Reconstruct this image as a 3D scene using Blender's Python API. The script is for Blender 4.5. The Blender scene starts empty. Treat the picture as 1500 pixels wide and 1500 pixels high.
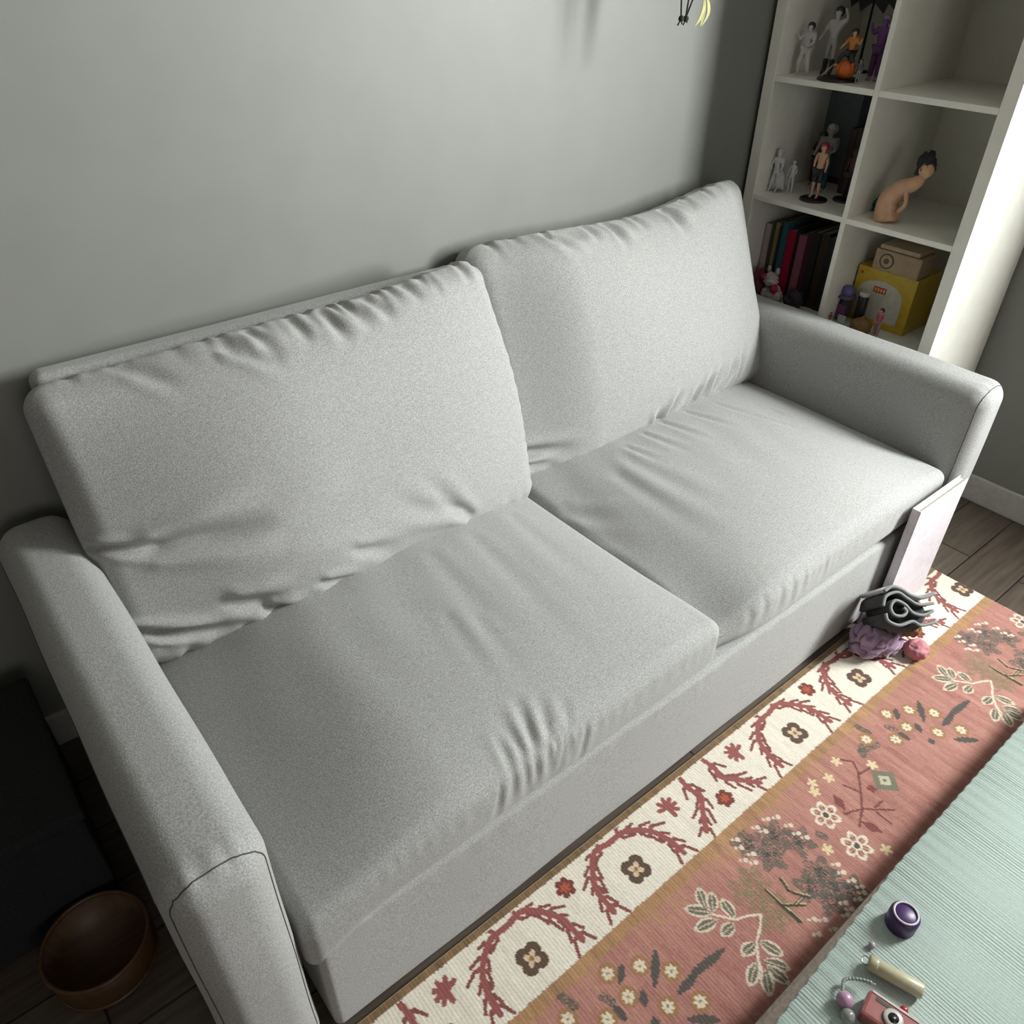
import bpy, bmesh, math, random
import numpy as np
from mathutils import Vector, Matrix
random.seed(4); rng = np.random.RandomState(7)
C = bpy.context.scene.collection
R = math.radians

# ------------------------------------------------------------ camera, light, exposure
cd = bpy.data.cameras.new('camera'); cam = bpy.data.objects.new('camera', cd); C.objects.link(cam)
cd.sensor_fit = 'HORIZONTAL'; cd.sensor_width = 36.0; cd.lens = 1158.14/1500*36; cd.clip_start = .01
yaw, pitch, roll = R(50.566), R(36.402), R(.746)
h = Vector((math.cos(yaw), math.sin(yaw), 0)); F = h*math.cos(pitch) + Vector((0, 0, -math.sin(pitch)))
Rt = F.cross(Vector((0, 0, 1))).normalized(); U = Rt.cross(F)
R2 = Rt*math.cos(roll) + U*math.sin(roll); U2 = -Rt*math.sin(roll) + U*math.cos(roll)
m = Matrix((R2, U2, -F)).transposed().to_4x4(); m.translation = Vector((-1.0374, -1.5281, 1.5055)); cam.matrix_world = m
bpy.context.scene.camera = cam
vs = bpy.context.scene.view_settings
vs.view_transform = 'Standard'; vs.look = 'None'; vs.gamma = 1; vs.use_curve_mapping = False; vs.exposure = 0.0
w = bpy.data.worlds.new('daylight'); bpy.context.scene.world = w; w.use_nodes = True
bg = w.node_tree.nodes['Background']; bg.inputs[0].default_value = (.80, .90, 1, 1); bg.inputs[1].default_value = .5
def area(name, loc, rot, sx, sy, e, col):
    l = bpy.data.lights.new(name, 'AREA'); l.shape = 'RECTANGLE'; l.size = sx; l.size_y = sy; l.energy = e; l.color = col
    o = bpy.data.objects.new(name, l); o.location = loc; o.rotation_euler = rot; C.objects.link(o); return o
# daylight entering the side window (just outside its pane) and an added weak fill lamp behind the camera
area('window_daylight', (1.6778, -2.0278, 1.68), (R(90), 0, R(45)), .46, 1.3, 208, (.97, 1, .985))
area('added_front_fill', (-1.2, -3.66, 1.5), (R(90), 0, 0), 1.4, 1.2, 20, (1, .93, .87))

# ------------------------------------------------------------ materials
ALB = .6   # overall reflectance of the room's paints and cloths
def mat(name, col, rough=.6, metal=0, sheen=0):
    col = tuple(c*ALB for c in col)
    M = bpy.data.materials.new(name); M.use_nodes = True; b = M.node_tree.nodes['Principled BSDF']
    b.inputs['Base Color'].default_value = (*col, 1); b.inputs['Roughness'].default_value = rough; b.inputs['Metallic'].default_value = metal
    if sheen: b.inputs['Sheen Weight'].default_value = sheen
    return M
def noisy(name, c1, c2, scale=300, stretch=(1, 1, 1), rough=.8, bump=0, lo=.35, hi=.65, sheen=0, detail=2, bdist=.001):
    M = mat(name, c1, rough, 0, sheen); c1 = tuple(c*ALB for c in c1); c2 = tuple(c*ALB for c in c2); nt = M.node_tree; N = nt.nodes; L = nt.links; b = N['Principled BSDF']
    tc = N.new('ShaderNodeTexCoord'); mp = N.new('ShaderNodeMapping'); mp.inputs['Scale'].default_value = stretch
    nz = N.new('ShaderNodeTexNoise'); nz.inputs['Scale'].default_value = scale; nz.inputs['Detail'].default_value = detail
    cr = N.new('ShaderNodeValToRGB'); e = cr.color_ramp.elements
    e[0].position = lo; e[0].color = (*c1, 1); e[1].position = hi; e[1].color = (*c2, 1)
    L.new(tc.outputs['Object'], mp.inputs[0]); L.new(mp.outputs[0], nz.inputs['Vector']); L.new(nz.outputs[0], cr.inputs[0]); L.new(cr.outputs[0], b.inputs['Base Color'])
    if bump:
        bp = N.new('ShaderNodeBump'); bp.inputs['Strength'].default_value = bump; bp.inputs['Distance'].default_value = bdist
        L.new(nz.outputs[0], bp.inputs['Height']); L.new(bp.outputs[0], b.inputs['Normal'])
    return M
def flat(n, c, r=.5): return noisy(n, tuple(x*.93 for x in c), tuple(x*1.06 for x in c), 60, rough=r)
FAB = noisy('heather_grey_fabric', (.40, .40, .388), (.62, .625, .605), 420, (1, 1, 1), .95, .35, .36, .64, sheen=.15, detail=3, bdist=.0012)
SEAM = flat('grey_thread', (.10, .10, .095), .9)
WALL = noisy('painted_wall', (.31, .32, .29), (.325, .335, .305), 9, rough=.55, bump=.02)
CEIL = flat('ceiling_paint', (.55, .53, .49), .8)
WALD = flat('taupe_wall_paint', (.28, .25, .22), .8)
TRIM = flat('white_trim_paint', (.72, .72, .68), .4)
SHELFW = noisy('white_laminate', (1.20, 1.18, 1.06), (1.26, 1.24, 1.12), 20, rough=.4)
BLK = flat('black_plastic', (.012, .012, .014), .35)

def wood(name, a, b_, sc=14, rough=.4):
    M = noisy(name, a, b_, sc, (.6, 9, 1), rough, .05, .3, .7, detail=6); return M
FLOOR = wood('grey_brown_wood_planks', (.10, .075, .055), (.19, .155, .12), 9, .45)
nt = FLOOR.node_tree
bk = nt.nodes.new('ShaderNodeTexBrick'); bk.inputs['Scale'].default_value = 1; bk.inputs['Brick Width'].default_value = 1.2; bk.inputs['Row Height'].default_value = .14
bk.inputs['Mortar Size'].default_value = .0025; bk.inputs['Color1'].default_value = (1, 1, 1, 1); bk.inputs['Color2'].default_value = (.72, .68, .66, 1); bk.inputs['Mortar'].default_value = (.12, .1, .09, 1)
tc = nt.nodes.new('ShaderNodeTexCoord'); nt.links.new(tc.outputs['Object'], bk.inputs['Vector'])
mx = nt.nodes.new('ShaderNodeMix'); mx.data_type = 'RGBA'; mx.blend_type = 'MULTIPLY'; mx.inputs[0].default_value = 1
src = [l for l in nt.links if l.to_socket.name == 'Base Color'][0].from_socket
nt.links.new(src, mx.inputs[6]); nt.links.new(bk.outputs[0], mx.inputs[7]); nt.links.new(mx.outputs[2], nt.nodes['Principled BSDF'].inputs['Base Color'])

# ------------------------------------------------------------ mesh helpers
def link(name, V, Fc, M=None, parent=None, smooth=True):
    me = bpy.data.meshes.new(name); me.from_pydata([tuple(map(float, v)) for v in V], [], [tuple(map(int, f)) for f in Fc]); me.update()
    if smooth: me.polygons.foreach_set('use_smooth', [True]*len(me.polygons))
    o = bpy.data.objects.new(name, me); C.objects.link(o)
    if M: me.materials.append(M)
    if parent: o.parent = parent
    return o
def fromb(name, bm, M=None, parent=None, smooth=False):
    me = bpy.data.meshes.new(name); bm.to_mesh(me); bm.free()
    if smooth: me.polygons.foreach_set('use_smooth', [True]*len(me.polygons))
    o = bpy.data.objects.new(name, me); C.objects.link(o)
    if M:
        for q in (M if isinstance(M, (list, tuple)) else [M]): me.materials.append(q)
    if parent: o.parent = parent
    return o
def thing(name, label, cat, loc=(0, 0, 0), rz=0, group=None):
    o = bpy.data.objects.new(name, None); C.objects.link(o); o.location = loc; o.rotation_euler = (0, 0, rz); o.empty_display_size = .05
    return tag(o, label, cat, group)
def tag(o, label, cat, group=None):
    o['label'] = label; o['category'] = cat
    if group: o['group'] = group
    return o
def struct(o): o['kind'] = 'structure'; return o
def bx(bm, lo, hi, bev=0, mi=0):
    lo = Vector(lo); hi = Vector(hi); c = (lo+hi)/2; s = hi-lo
    r = bmesh.ops.create_cube(bm, size=1, matrix=Matrix.Translation(c) @ Matrix.Diagonal((*s, 1)))
    vsx = r['verts']; fs = {f for v in vsx for f in v.link_faces}
    for f in fs: f.material_index = mi
    if bev:
        es = list({e for v in vsx for e in v.link_edges}); bmesh.ops.bevel(bm, geom=es, offset=bev, segments=2, affect='EDGES', profile=.6)
def box(name, lo, hi, M, parent=None, bev=0):
    bm = bmesh.new(); bx(bm, lo, hi, bev); return fromb(name, bm, M, parent)
def lathe(prof, n=28, M4=None):
    V = []; Fc = []
    for r_, z in prof:
        for k in range(n): a = 2*math.pi*k/n; V.append((r_*math.cos(a), r_*math.sin(a), z))
    for i in range(len(prof)-1):
        for k in range(n): V_ = i*n; Fc.append((V_+k, V_+(k+1) % n, V_+n+(k+1) % n, V_+n+k))
    Fc.append(tuple(range(n-1, -1, -1))); Fc.append(tuple((len(prof)-1)*n+k for k in range(n)))
    if M4 is not None: V = [M4 @ Vector(v) for v in V]
    return V, Fc
def tube(name, pts, r, M, parent=None, n=8, closed=False):
    pts = [Vector(p) for p in pts]; V = []; Fc = []; N = len(pts); up = Vector((0, 0, 1)); prev = None
    for i, p in enumerate(pts):
        a = pts[(i+1) % N] if (closed or i < N-1) else p; b = pts[i-1] if (closed or i > 0) else p
        t = (a-b).normalized()
        if prev is None: x = t.cross(up if abs(t.z) < .9 else Vector((1, 0, 0))).normalized()
        else: x = (prev - t*prev.dot(t)).normalized()
        prev = x; y = t.cross(x); rr = r(i/(max(1, N-1))) if callable(r) else r
        for k in range(n): an = 2*math.pi*k/n; V.append(p + (x*math.cos(an)+y*math.sin(an))*rr)
    for i in range(N if closed else N-1):
        j = (i+1) % N
        for k in range(n): Fc.append((i*n+k, i*n+(k+1) % n, j*n+(k+1) % n, j*n+k))
    if not closed: Fc.append(tuple(range(n-1, -1, -1))); Fc.append(tuple((N-1)*n+k for k in range(n)))
    return link(name, V, Fc, M, parent)
def smooth_path(pts, n=8):
    P = [Vector(p) for p in pts]; P = [P[0]*2-P[1]] + P + [P[-1]*2-P[-2]]; out = []
    for i in range(1, len(P)-2):
        for k in range(n):
            t = k/n; a, b, c, d = P[i-1], P[i], P[i+1], P[i+2]
            out.append(.5*((2*b)+(c-a)*t+(2*a-5*b+4*c-d)*t*t+(3*b-a-3*c+d)*t**3))
    out.append(P[-2]); return out
def axis_s(h_, r, n, m_=5):
    inner = np.linspace(-(h_-r), h_-r, n); th = np.linspace(0, math.pi/4, m_+1)[1:]; o = (h_-r)+r*np.tan(th)
    return np.concatenate([-o[::-1], inner, o])
def rbox(hx, hy, hz, r, nx, ny, nz, m_=5):
    """rounded box: returns V (N,3), quads; shared vertices welded"""
    A = [axis_s(hx, r, nx, m_), axis_s(hy, r, ny, m_), axis_s(hz, r, nz, m_)]; n = [len(a) for a in A]
    idx = {}; V = []; Fc = []
    def vid(i, j, k):
        key = (i, j, k)
        if key not in idx: idx[key] = len(V); V.append((A[0][i], A[1][j], A[2][k]))
        return idx[key]
    for ax in range(3):
        u, v = (ax+1) % 3, (ax+2) % 3
        for side in (0, n[ax]-1):
            for i in range(n[u]-1):
                for j in range(n[v]-1):
                    q = []
                    for di, dj in ((0, 0), (1, 0), (1, 1), (0, 1)):
                        t = [0, 0, 0]; t[ax] = side; t[u] = i+di; t[v] = j+dj; q.append(vid(*t))
                    Fc.append(q if side else q[::-1])
    V = np.array(V); H = np.array([hx, hy, hz])-r; Q = np.clip(V, -H, H); D = V-Q
    L = np.linalg.norm(D, axis=1, keepdims=True); return Q+r*D/L, np.array(Fc)
def normals(V, Fc):
    N = np.zeros_like(V); a = V[Fc[:, 2]]-V[Fc[:, 0]]; b = V[Fc[:, 3]]-V[Fc[:, 1]]; c = np.cross(a, b)
    for k in range(4): np.add.at(N, Fc[:, k], c)
    return N/(np.linalg.norm(N, axis=1, keepdims=True)+1e-12)
def crease(X, Y, seg, w_, d_, ridge=.7):
    x0, y0, x1, y1 = seg; dx, dy = x1-x0, y1-y0; L = math.hypot(dx, dy)+1e-9; ux, uy = dx/L, dy/L
    t = ((X-x0)*ux+(Y-y0)*uy)/L; d = (-(X-x0)*uy+(Y-y0)*ux)
    e = np.where(t < 0, t*L, 0); tp = np.exp(-(e/(w_*1.3))**2)*(1-sst(t, .35, 1.15)); w_ = w_*(.8+.7*np.clip(t, 0, 1.2))
    g = -np.exp(-(d/w_)**2) + ridge*np.exp(-((d-1.7*w_)/w_)**2) + .5*ridge*np.exp(-((d+1.7*w_)/w_)**2)
    return d_*g*tp
def sst(x, a, b): t = np.clip((x-a)/(b-a), 0, 1); return t*t*(3-2*t)
def waves(X, Y, n, kmin, kmax, seed, ang=None, spread=math.pi):
    g = np.random.RandomState(seed); o = 0
    for _ in range(n):
        k = g.uniform(kmin, kmax); a = g.uniform(0, math.pi) if ang is None else ang+g.uniform(-spread, spread)
        o = o+np.sin(k*(X*math.cos(a)+Y*math.sin(a))+g.uniform(0, 6.28))/math.sqrt(n)
    return o

# ------------------------------------------------------------ room
def wall_with_hole(name, plane, x0, x1, z0, z1, hole, th, M, axis):
    bm = bmesh.new()
    def piece(a0, a1, c0, c1):
        if a1-a0 < 1e-4 or c1-c0 < 1e-4: return
        if axis == 'y': bx(bm, (plane, a0, c0), (plane+th, a1, c1))
        else: bx(bm, (a0, plane, c0), (a1, plane+th, c1))
    ha0, ha1, hz0, hz1 = hole
    piece(x0, ha0, z0, z1); piece(ha1, x1, z0, z1); piece(ha0, ha1, z0, hz0); piece(ha0, ha1, hz1, z1)
    return struct(fromb(name, bm, M))
struct(box('floor', (-3.1, -3.7, -.08), (2.2, .1, 0), FLOOR))
struct(box('ceiling', (-3.1, -3.7, 2.5), (2.2, .1, 2.58), CEIL))
struct(box('wall_back', (-3.1, 0, 0), (1.5, .1, 2.5), WALL))
struct(box('wall_left', (-3.1, -3.6, 0), (-3.0, 0, 2.5), WALD))
WZ0, WZ1 = 1.03, 2.33
struct(box('wall_right', (1.5, -1.6, 0), (1.6, .1, 2.5), WALL)); struct(box('wall_alcove_added', (1.6, -1.6, 0), (2.1, -1.5, 2.5), WALL))
wall_with_hole('wall_front', -3.7, -3.1, 0, 0, 2.5, (-1.8, -.6, .8, 2.2), .1, WALD, 'x')
# added slanted wall, angled to steer the side window's light; alcove added likewise
AW = Matrix.Translation((1.6, -1.95, 0)) @ Matrix.Rotation(R(45), 4, 'Z')
def slant(o): o.matrix_world = AW; return o
slant(wall_with_hole('wall_slant_for_light', -.1, -2.42, .62, 0, 2.5, (-.23, .23, WZ0, WZ1), .1, WALD, 'x'))
GLS = bpy.data.materials.new('window_glass'); GLS.use_nodes = True; n_ = GLS.node_tree; n_.nodes.clear()
o_ = n_.nodes.new('ShaderNodeOutputMaterial'); mxs = n_.nodes.new('ShaderNodeMixShader'); tr = n_.nodes.new('ShaderNodeBsdfTransparent'); gl = n_.nodes.new('ShaderNodeBsdfGlossy')
gl.inputs['Roughness'].default_value = .02; mxs.inputs[0].default_value = .06; n_.links.new(tr.outputs[0], mxs.inputs[1]); n_.links.new(gl.outputs[0], mxs.inputs[2]); n_.links.new(mxs.outputs[0], o_.inputs[0])
def window(n, axis, pl, a0, a1, z0, z1):
    r = bpy.data.objects.new('window_%d' % n, None); C.objects.link(r); struct(r)
    def B(bm, a, b, c, d, p0, p1): bx(bm, (p0, a, c) if axis == 'y' else (a, p0, c), (p1, b, d) if axis == 'y' else (b, p1, d), .003)
    bm = bmesh.new(); t = .03; p0, p1 = pl+.03, pl+.07
    B(bm, a0, a0+t, z0, z1, p0, p1); B(bm, a1-t, a1, z0, z1, p0, p1); B(bm, a0+t, a1-t, z0, z0+t, p0, p1); B(bm, a0+t, a1-t, z1-t, z1, p0, p1)
    fromb('window_frame', bm, TRIM, r)
    bm = bmesh.new(); bx(bm, *(((pl+.048, a0+t, z0+t), (pl+.052, a1-t, z1-t)) if axis == 'y' else ((a0+t, pl+.048, z0+t), (a1-t, pl+.052, z1-t)))); fromb('window_pane', bm, GLS, r)
window(1, 'x', -.1, -.23, .23, WZ0, WZ1); slant(bpy.data.objects['window_1']); window(2, 'x', -3.7, -1.8, -.6, .8, 2.2)  # second window is made up, an unseen opening for the fill lamp
struct(box('baseboard_back', (-3.0, -.012, 0), (1.5, 0, .09), TRIM, bev=.003))
struct(box('baseboard_right', (1.488, -1.6, 0), (1.5, -.72, .09), TRIM, bev=.003))
struct(box('baseboard_left', (-3.0, -3.6, 0), (-2.988, -.012, .09), TRIM, bev=.003))

# ------------------------------------------------------------ sofa
sofa = thing('sofa', 'light grey fabric two-seater sofa with loose back cushions against the wall', 'sofa', (0, -.5, 0))
def toparent(o, p=None): o.parent = p or sofa; o.matrix_parent_inverse = (p or sofa).matrix_basis.inverted(); return o
def srbox(name, lo, hi, r, n, fn=None, M=FAB, m_=5):
    lo = np.array(lo); hi = np.array(hi); c = (lo+hi)/2; hh = (hi-lo)/2
    V, Fc = rbox(*hh, r, *n, m_); V = V+c
    if fn: V = fn(V, Fc, c, hh)
    return toparent(link(name, V, Fc, M))
def base_fn(V, Fc, c, hh):
    N = normals(V, Fc); fr = sst(-N[:, 1], .5, .95); X, Z = V[:, 0], V[:, 2]
    d = .0012*waves(X, Z, 5, 8, 22, 3)*fr + .0005*np.sin(X*95+2*np.sin(X*9))*np.exp(-((Z-.275)/.03)**2)*fr
    return V+N*d[:, None]
srbox('base', (-.903, -.924, .008), (.898, -.12, .282), .014, (150, 24, 26), base_fn)
srbox('back_frame', (-.905, -.088, .03), (.86, -.030, .885), .022, (60, 10, 40), lambda V, Fc, c, hh: V+normals(V, Fc)*(.002*waves(V[:, 0], V[:, 2], 4, 6, 16, 9))[:, None])
def arm(side):
    x0, x1 = (-1.058, -.922) if side < 0 else (.922, 1.058)
    def fn(V, Fc, c, hh):
        N = normals(V, Fc); X, Y, Z = V.T
        V = V.copy(); t = (X-c[0])/hh[0]
        V[:, 2] += .006*(1-t*t)*sst(Z, .52, .61)
        V[:, 1] -= .008*(1-t*t)*sst(-Y, .85, .93)*sst(Z, .0, .5)
        V += N*(.0015*waves(Y, X+Z, 5, 8, 24, 11+side))[:, None]
        pk = np.exp(-((Y+.915)/.02)**2)*sst(N[:, 2], .5, .9)
        V += N*(.0013*np.sin(X*240+1.3*np.sin(X*60))*pk)[:, None]
        return V
    a = srbox('armrest', (x0, -.937, .012), (x1, -.04, .612), .044, (14, 110, 60), fn)
    # seam line round the front panel, and the one running back along the outer edge
    def outline(y, rr, off):
        pts = []; zc = .612-rr
        for z in np.linspace(.03, zc, 12): pts.append((x0-off, y, z))
        for k in range(1, 10): th = math.pi-k/10*math.pi/2; pts.append((x0+rr+(rr+off)*math.cos(th), y, zc+(rr+off)*math.sin(th)))
        for q in np.linspace(0, 1, 9):
            x = x0+rr+q*(x1-x0-2*rr); t = (x-(x0+x1)/2)/((x1-x0)/2); pts.append((x, y, .612+off+.006*(1-t*t)))
        for k in range(1, 10): th = math.pi/2-k/10*math.pi/2; pts.append((x1-rr+(rr+off)*math.cos(th), y, zc+(rr+off)*math.sin(th)))
        for z in np.linspace(zc, .03, 12): pts.append((x1+off, y, z))
        return pts
    xo = x0 if side < 0 else x1
    for pts in (outline(-.928, .044, .0), [(xo-(-.0003 if side < 0 else .0003), y, .566) for y in np.linspace(-.892, -.08, 30)]):
        from mathutils.bvhtree import BVHTree
        bv = BVHTree.FromPolygons([v.co for v in a.data.vertices], [p.vertices for p in a.data.polygons])
        pts = [(lambda q: q[0]+q[1]*.0002)(bv.find_nearest(Vector(p))) for p in pts]
        s = tube('seam', pts, .0010, SEAM, n=6); s.parent = a; s.matrix_parent_inverse = Matrix()
    return a
arm(-1); arm(1)
for x in (-.99, .99):
    for y in (-.86, -.12):
        V, Fc = lathe([(.018, 0), (.022, .012), (.022, .034)], 16, Matrix.Translation((x, y, 0))); toparent(link('foot', V, Fc, BLK))

def seat_fn(which):
    def fn(V, Fc, c, hh):
        N0 = normals(V, Fc); V = V.copy(); a = (V[:, 0]-c[0])/hh[0]; b = (V[:, 1]-c[1])/hh[1]; top = sst(V[:, 2], c[2]-.02, c[2]+hh[2]-.01)
        X, Y = V[:, 0].copy(), V[:, 1].copy()
        cr = (1-np.abs(a)**(3.0 if which < 0 else 2.4))*(1-np.clip(-b, 0, 1)**4*.75)*(1-.3*np.clip(b, 0, 1)**3)
        V[:, 2] += top*(.056*cr-.020)
        if which < 0: V[:, 2] -= top*.044*sst(-a, .35, 1)
        # front panel: bulge, tuck at the bottom
        fr = sst(-b, .8, 1); zt = (V[:, 2]-c[2])/hh[2]
        V[:, 1] -= fr*(.008*(1-zt*zt)*(1-a*a)); V[:, 1] += fr*.012*sst(-zt, .3, 1)
        if which < 0:
            # far front corner stands proud, near-left corner slightly drooping
            V[:, 2] += top*.010*np.exp(-((a-.85)/.35)**2)*sst(-b, -.6, .8)
            V[:, 2] -= .055*sst(-b, .55, 1)*sst(-a, .75, 1)*(1-top)*.6
            V[:, 2] -= .035*sst(-b, .75, 1)*np.exp(-((a+.95)/.25)**2)*sst(-zt, -.2, .8)
            V[:, 0] += .012*sst(-b, .3, 1)*sst(a, .9, 1)*(1-a*0)
        else:
            g = np.exp(-((X-.0)/.10)**2)*np.exp(-((Y+.93)/.14)**2)
            V[:, 2] -= .040*g*top; V[:, 1] += .020*g
            V[:, 2] -= .016*np.exp(-((X-.02)/.13)**2)*top*sst(-Y, .2, .5)
            V[:, 2] += .012*np.exp(-((X-.62)/.25)**2)*top
        N = normals(V, Fc); up = sst(N[:, 2], .5, .9); f = sst(-N[:, 1], .5, .9); Z = V[:, 2]
        d = up*(.0022*waves(X, Y, 5, 5, 14, 20+which)+.0009*waves(X, Y, 7, 25, 60, 30+which, 0, .35)*sst(Y, -.8, -.45))
        d += f*.0016*waves(X, Z, 5, 10, 30, 40+which)
        if which < 0:
            for s, q in [((-.486, -.935, -.452, -.83), .0048), ((-.539, -.935, -.515, -.85), .003), ((-.455, -.935, -.415, -.85), .0035), ((-.507, -.935, -.50, -.84), .0028), ((-.41, -.935, -.38, -.87), .002)]: d += up*crease(X, Y, s, .008, q)
            for s in [(-.44, -.62, -.47, -.84), (-.40, -.66, -.43, -.86)]: d += up*crease(X, Y, s, .016, .0012)
            for s in [(-.457, .40, -.462, .332), (-.438, .40, -.461, .312), (-.423, .40, -.446, .308), (-.412, .40, -.418, .349), (-.374, .39, -.391, .307), (-.485, .40, -.491, .321), (-.563, .39, -.577, .308), (-.51, .40, -.505, .308), (-.535, .40, -.54, .33)]: d += f*crease(X, Z, s, .0065, .0024)
            for s in [(-.25, -.45, -.30, -.9), (-.36, -.45, -.40, -.85), (-.12, -.42, -.16, -.75)]: d += up*crease(X, Y, s, .02, .0013)
        else:
            for s in [(.438, -.361, .463, -.50), (.634, -.391, .671, -.509), (.671, -.509, .713, -.609), (.746, -.496, .749, -.543), (.284, -.387, .298, -.488), (.53, -.37, .57, -.52), (.36, -.37, .38, -.50)]: d += up*crease(X, Y, s, .009, .0026)
            for s in [(.19, -.45, .18, -.80), (.25, -.42, .26, -.7)]: d += up*crease(X, Y, s, .02, .0025)
            for s in [(.0, -.50, .06, -.66), (.03, -.45, .10, -.60)]: d += up*crease(X, Y, s, .024, .0045)
            for s in [(.11, .39, .10, .31), (.2, .39, .19, .32), (.28, .39, .275, .33), (.36, .39, .35, .33), (.15, .39, .14, .33), (.24, .39, .235, .31)]: d += f*crease(X, Z, s, .008, .0013)
        # puckers just under the front seam
        d += f*.0004*np.sin(X*190+3*np.sin(X*17))*np.exp(-((Z-.375)/.02)**2)
        # side seam pinch
        return V+N*d[:, None]
    return fn
srbox('seat_cushion', (-.918, -.928, .280), (-.003, -.20, .418), .026, (170, 130, 16), seat_fn(-1))
srbox('seat_cushion', (.004, -.924, .280), (.916, -.20, .414), .026, (170, 130, 16), seat_fn(1))

TH = math.atan2(.18, .52)
def back_cushion(which, x0, x1, H, T, y0, z0, cre):
    """local: X width, V height, W thickness (towards the viewer); then leaned back"""
    V, Fc = rbox((x1-x0)/2, H/2, T/2, .046, 170, 110, 14, 6)
    a = V[:, 0]/((x1-x0)/2); b = V[:, 1]/(H/2); cw = V[:, 2]/(T/2)
    X = V[:, 0]+(x0+x1)/2; Y = V[:, 1]+H/2
    W = V[:, 2].copy(); fr = sst(cw, -.2, .8)
    bul = (1-np.abs(a)**2.4)*(1-np.abs(b)**3)
    W = W+fr*(.072*bul-.028)-(1-fr)*.01*bul
    # outline: soft bowing of sides and bottom, top sagging in the middle
    if which < 0:
        Y = Y-.012*(1-b)*.5*(1-a*a) - .012*np.exp(-((a+.5)/.3)**2)*sst(-b, .5, 1) + .018*np.exp(-((a-.2)/.18)**2)*sst(-b, .5, 1) + .020*sst(a, .2, .95)*sst(b, .3, 1)-.010*sst(-a, .0, 1)*sst(b, .3, 1)
        X = X+.012*(1-b*b)*sst(a, .5, 1)-.022*sst(a, .6, 1)*sst(b, -.4, 1)
        W = W+fr*(.030*np.exp(-((a+.35)/.4)**2-((b+.55)/.4)**2))
    else:
        Y = Y-.018*np.exp(-((a-.05)/.5)**2)*sst(b, .3, 1)+.014*sst(a, .2, .9)*sst(b, .3, 1) + .022*sst(a, .0, .9)*sst(-b, .3, 1)-.004
        X = X-.022*sst(a, .55, 1)*sst(b, -.7, 1)+.010*sst(a, .6, 1)*sst(-b, -.1, .5)
        W = W+fr*(.014*np.exp(-((a-.3)/.5)**2-((b+.3)/.5)**2))
    W = W-(.048*sst(-a, .1, 1) if which < 0 else .050*sst(-a, .5, 1))
    P = np.stack([X, Y, W], 1); N = normals(P, Fc)
    f = sst(N[:, 2], .25, .8); d = 0*X
    for s, w_, dd in cre: d = d+f*crease(X, Y, s, w_, dd*1.45)
    d = d+f*.003*waves(X, Y, 6, 6, 18, 50+which)
    # gathers along the top seam and along the side / bottom seam
    g = np.random.RandomState(60+which)
    for k in range(19):
        xc = x0+.05+(x1-x0-.1)*(k+g.uniform(-.6, .6))/18; L_ = g.uniform(-.005, .04); an = g.uniform(-.7, .7)
        d = d+crease(X, Y, (xc, H+.02, xc+L_*an, H-.018-L_), g.uniform(.006, .011), g.uniform(.001, .0046))*sst(Y, H-.11, H-.04)
    for k in range(14):
        yc = .05+(H-.1)*(k+g.uniform(-.3, .3))/13; L_ = g.uniform(.005, .02)
        d = d+crease(X, Y, (x1+.02, yc, x1-.02-L_, yc), .008, g.uniform(.0005, .0018))*sst(X, x1-.09, x1-.03)
    for k in range(18):
        xc = x0+.05+(x1-x0-.1)*(k+g.uniform(-.3, .3))/17; L_ = g.uniform(.01, .04)
        d = d+crease(X, Y, (xc, -.02, xc+L_*g.uniform(-.2, .6), .02+L_), .010, g.uniform(.001, .0042))*sst(-Y, -.10, -.03)
    # stitched groove along the seam between front panel and gusset
    P = P+N*d[:, None]
    ct, st = math.cos(TH), math.sin(TH)
    out = np.stack([P[:, 0], y0+P[:, 1]*st-(P[:, 2]-T/2)*ct, z0+P[:, 1]*ct+(P[:, 2]-T/2)*st], 1)
    return toparent(link('back_cushion', out, Fc, FAB))
cl = [((-.77, .54, -.70, .50), .012, .006), ((-.607, .535, -.521, .49), .012, .010), ((-.556, .55, -.519, .50), .010, .007), ((-.41, .56, -.386, .487), .011, .009),
      ((-.312, .56, -.276, .51), .010, .009), ((-.226, .575, -.197, .525), .009, .007), ((-.47, .56, -.46, .50), .010, .005), ((-.35, .55, -.33, .50), .010, .005),
      ((-.93, .262, -.816, .229), .009, .010), ((-.83, .235, -.65, .224), .020, .012), ((-.215, .055, -.33, .185), .015, .0065), ((-.26, .085, -.41, .165), .017, .006), 
      ((-.74, .085, -.66, .055), .018, .010), ((-.69, .045, -.64, .020), .012, .008), ((-.93, .10, -.80, .045), .010, .010), ((-.88, .07, -.74, .03), .010, .008), ((-.579, .06, -.503, .03), .012, .007), ((-.5, .10, -.4, .06), .014, .005), ((-.62, .19, -.45, .20), .03, .004)]
cr_ = [((.201, .584, .265, .53), .012, .009), ((.244, .574, .30, .55), .011, .009), ((.394, .58, .42, .50), .011, .009), ((.603, .58, .64, .50), .012, .012), ((.675, .586, .705, .55), .010, .008), ((.50, .57, .51, .53), .010, .006), ((.33, .58, .34, .53), .010, .006),
       ((-.0, .095, .169, .058), .013, .009), ((.033, .05, .12, .038), .010, .008), ((.473, .05, .521, .105), .010, .009), ((.604, .06, .655, .115), .010, .009), ((.652, .06, .700, .13), .010, .009), ((.715, .06, .765, .13), .010, .009), ((.425, .02, .448, .085), .010, .009), ((.785, .06, .815, .15), .011, .009), ((.56, .05, .60, .10), .010, .006)]
back_cushion(-1, -.935, .008, .555, .130, -.395, .404, cl)
back_cushion(1, .008, .962, .588, .130, -.352, .402, cr_)

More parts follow.
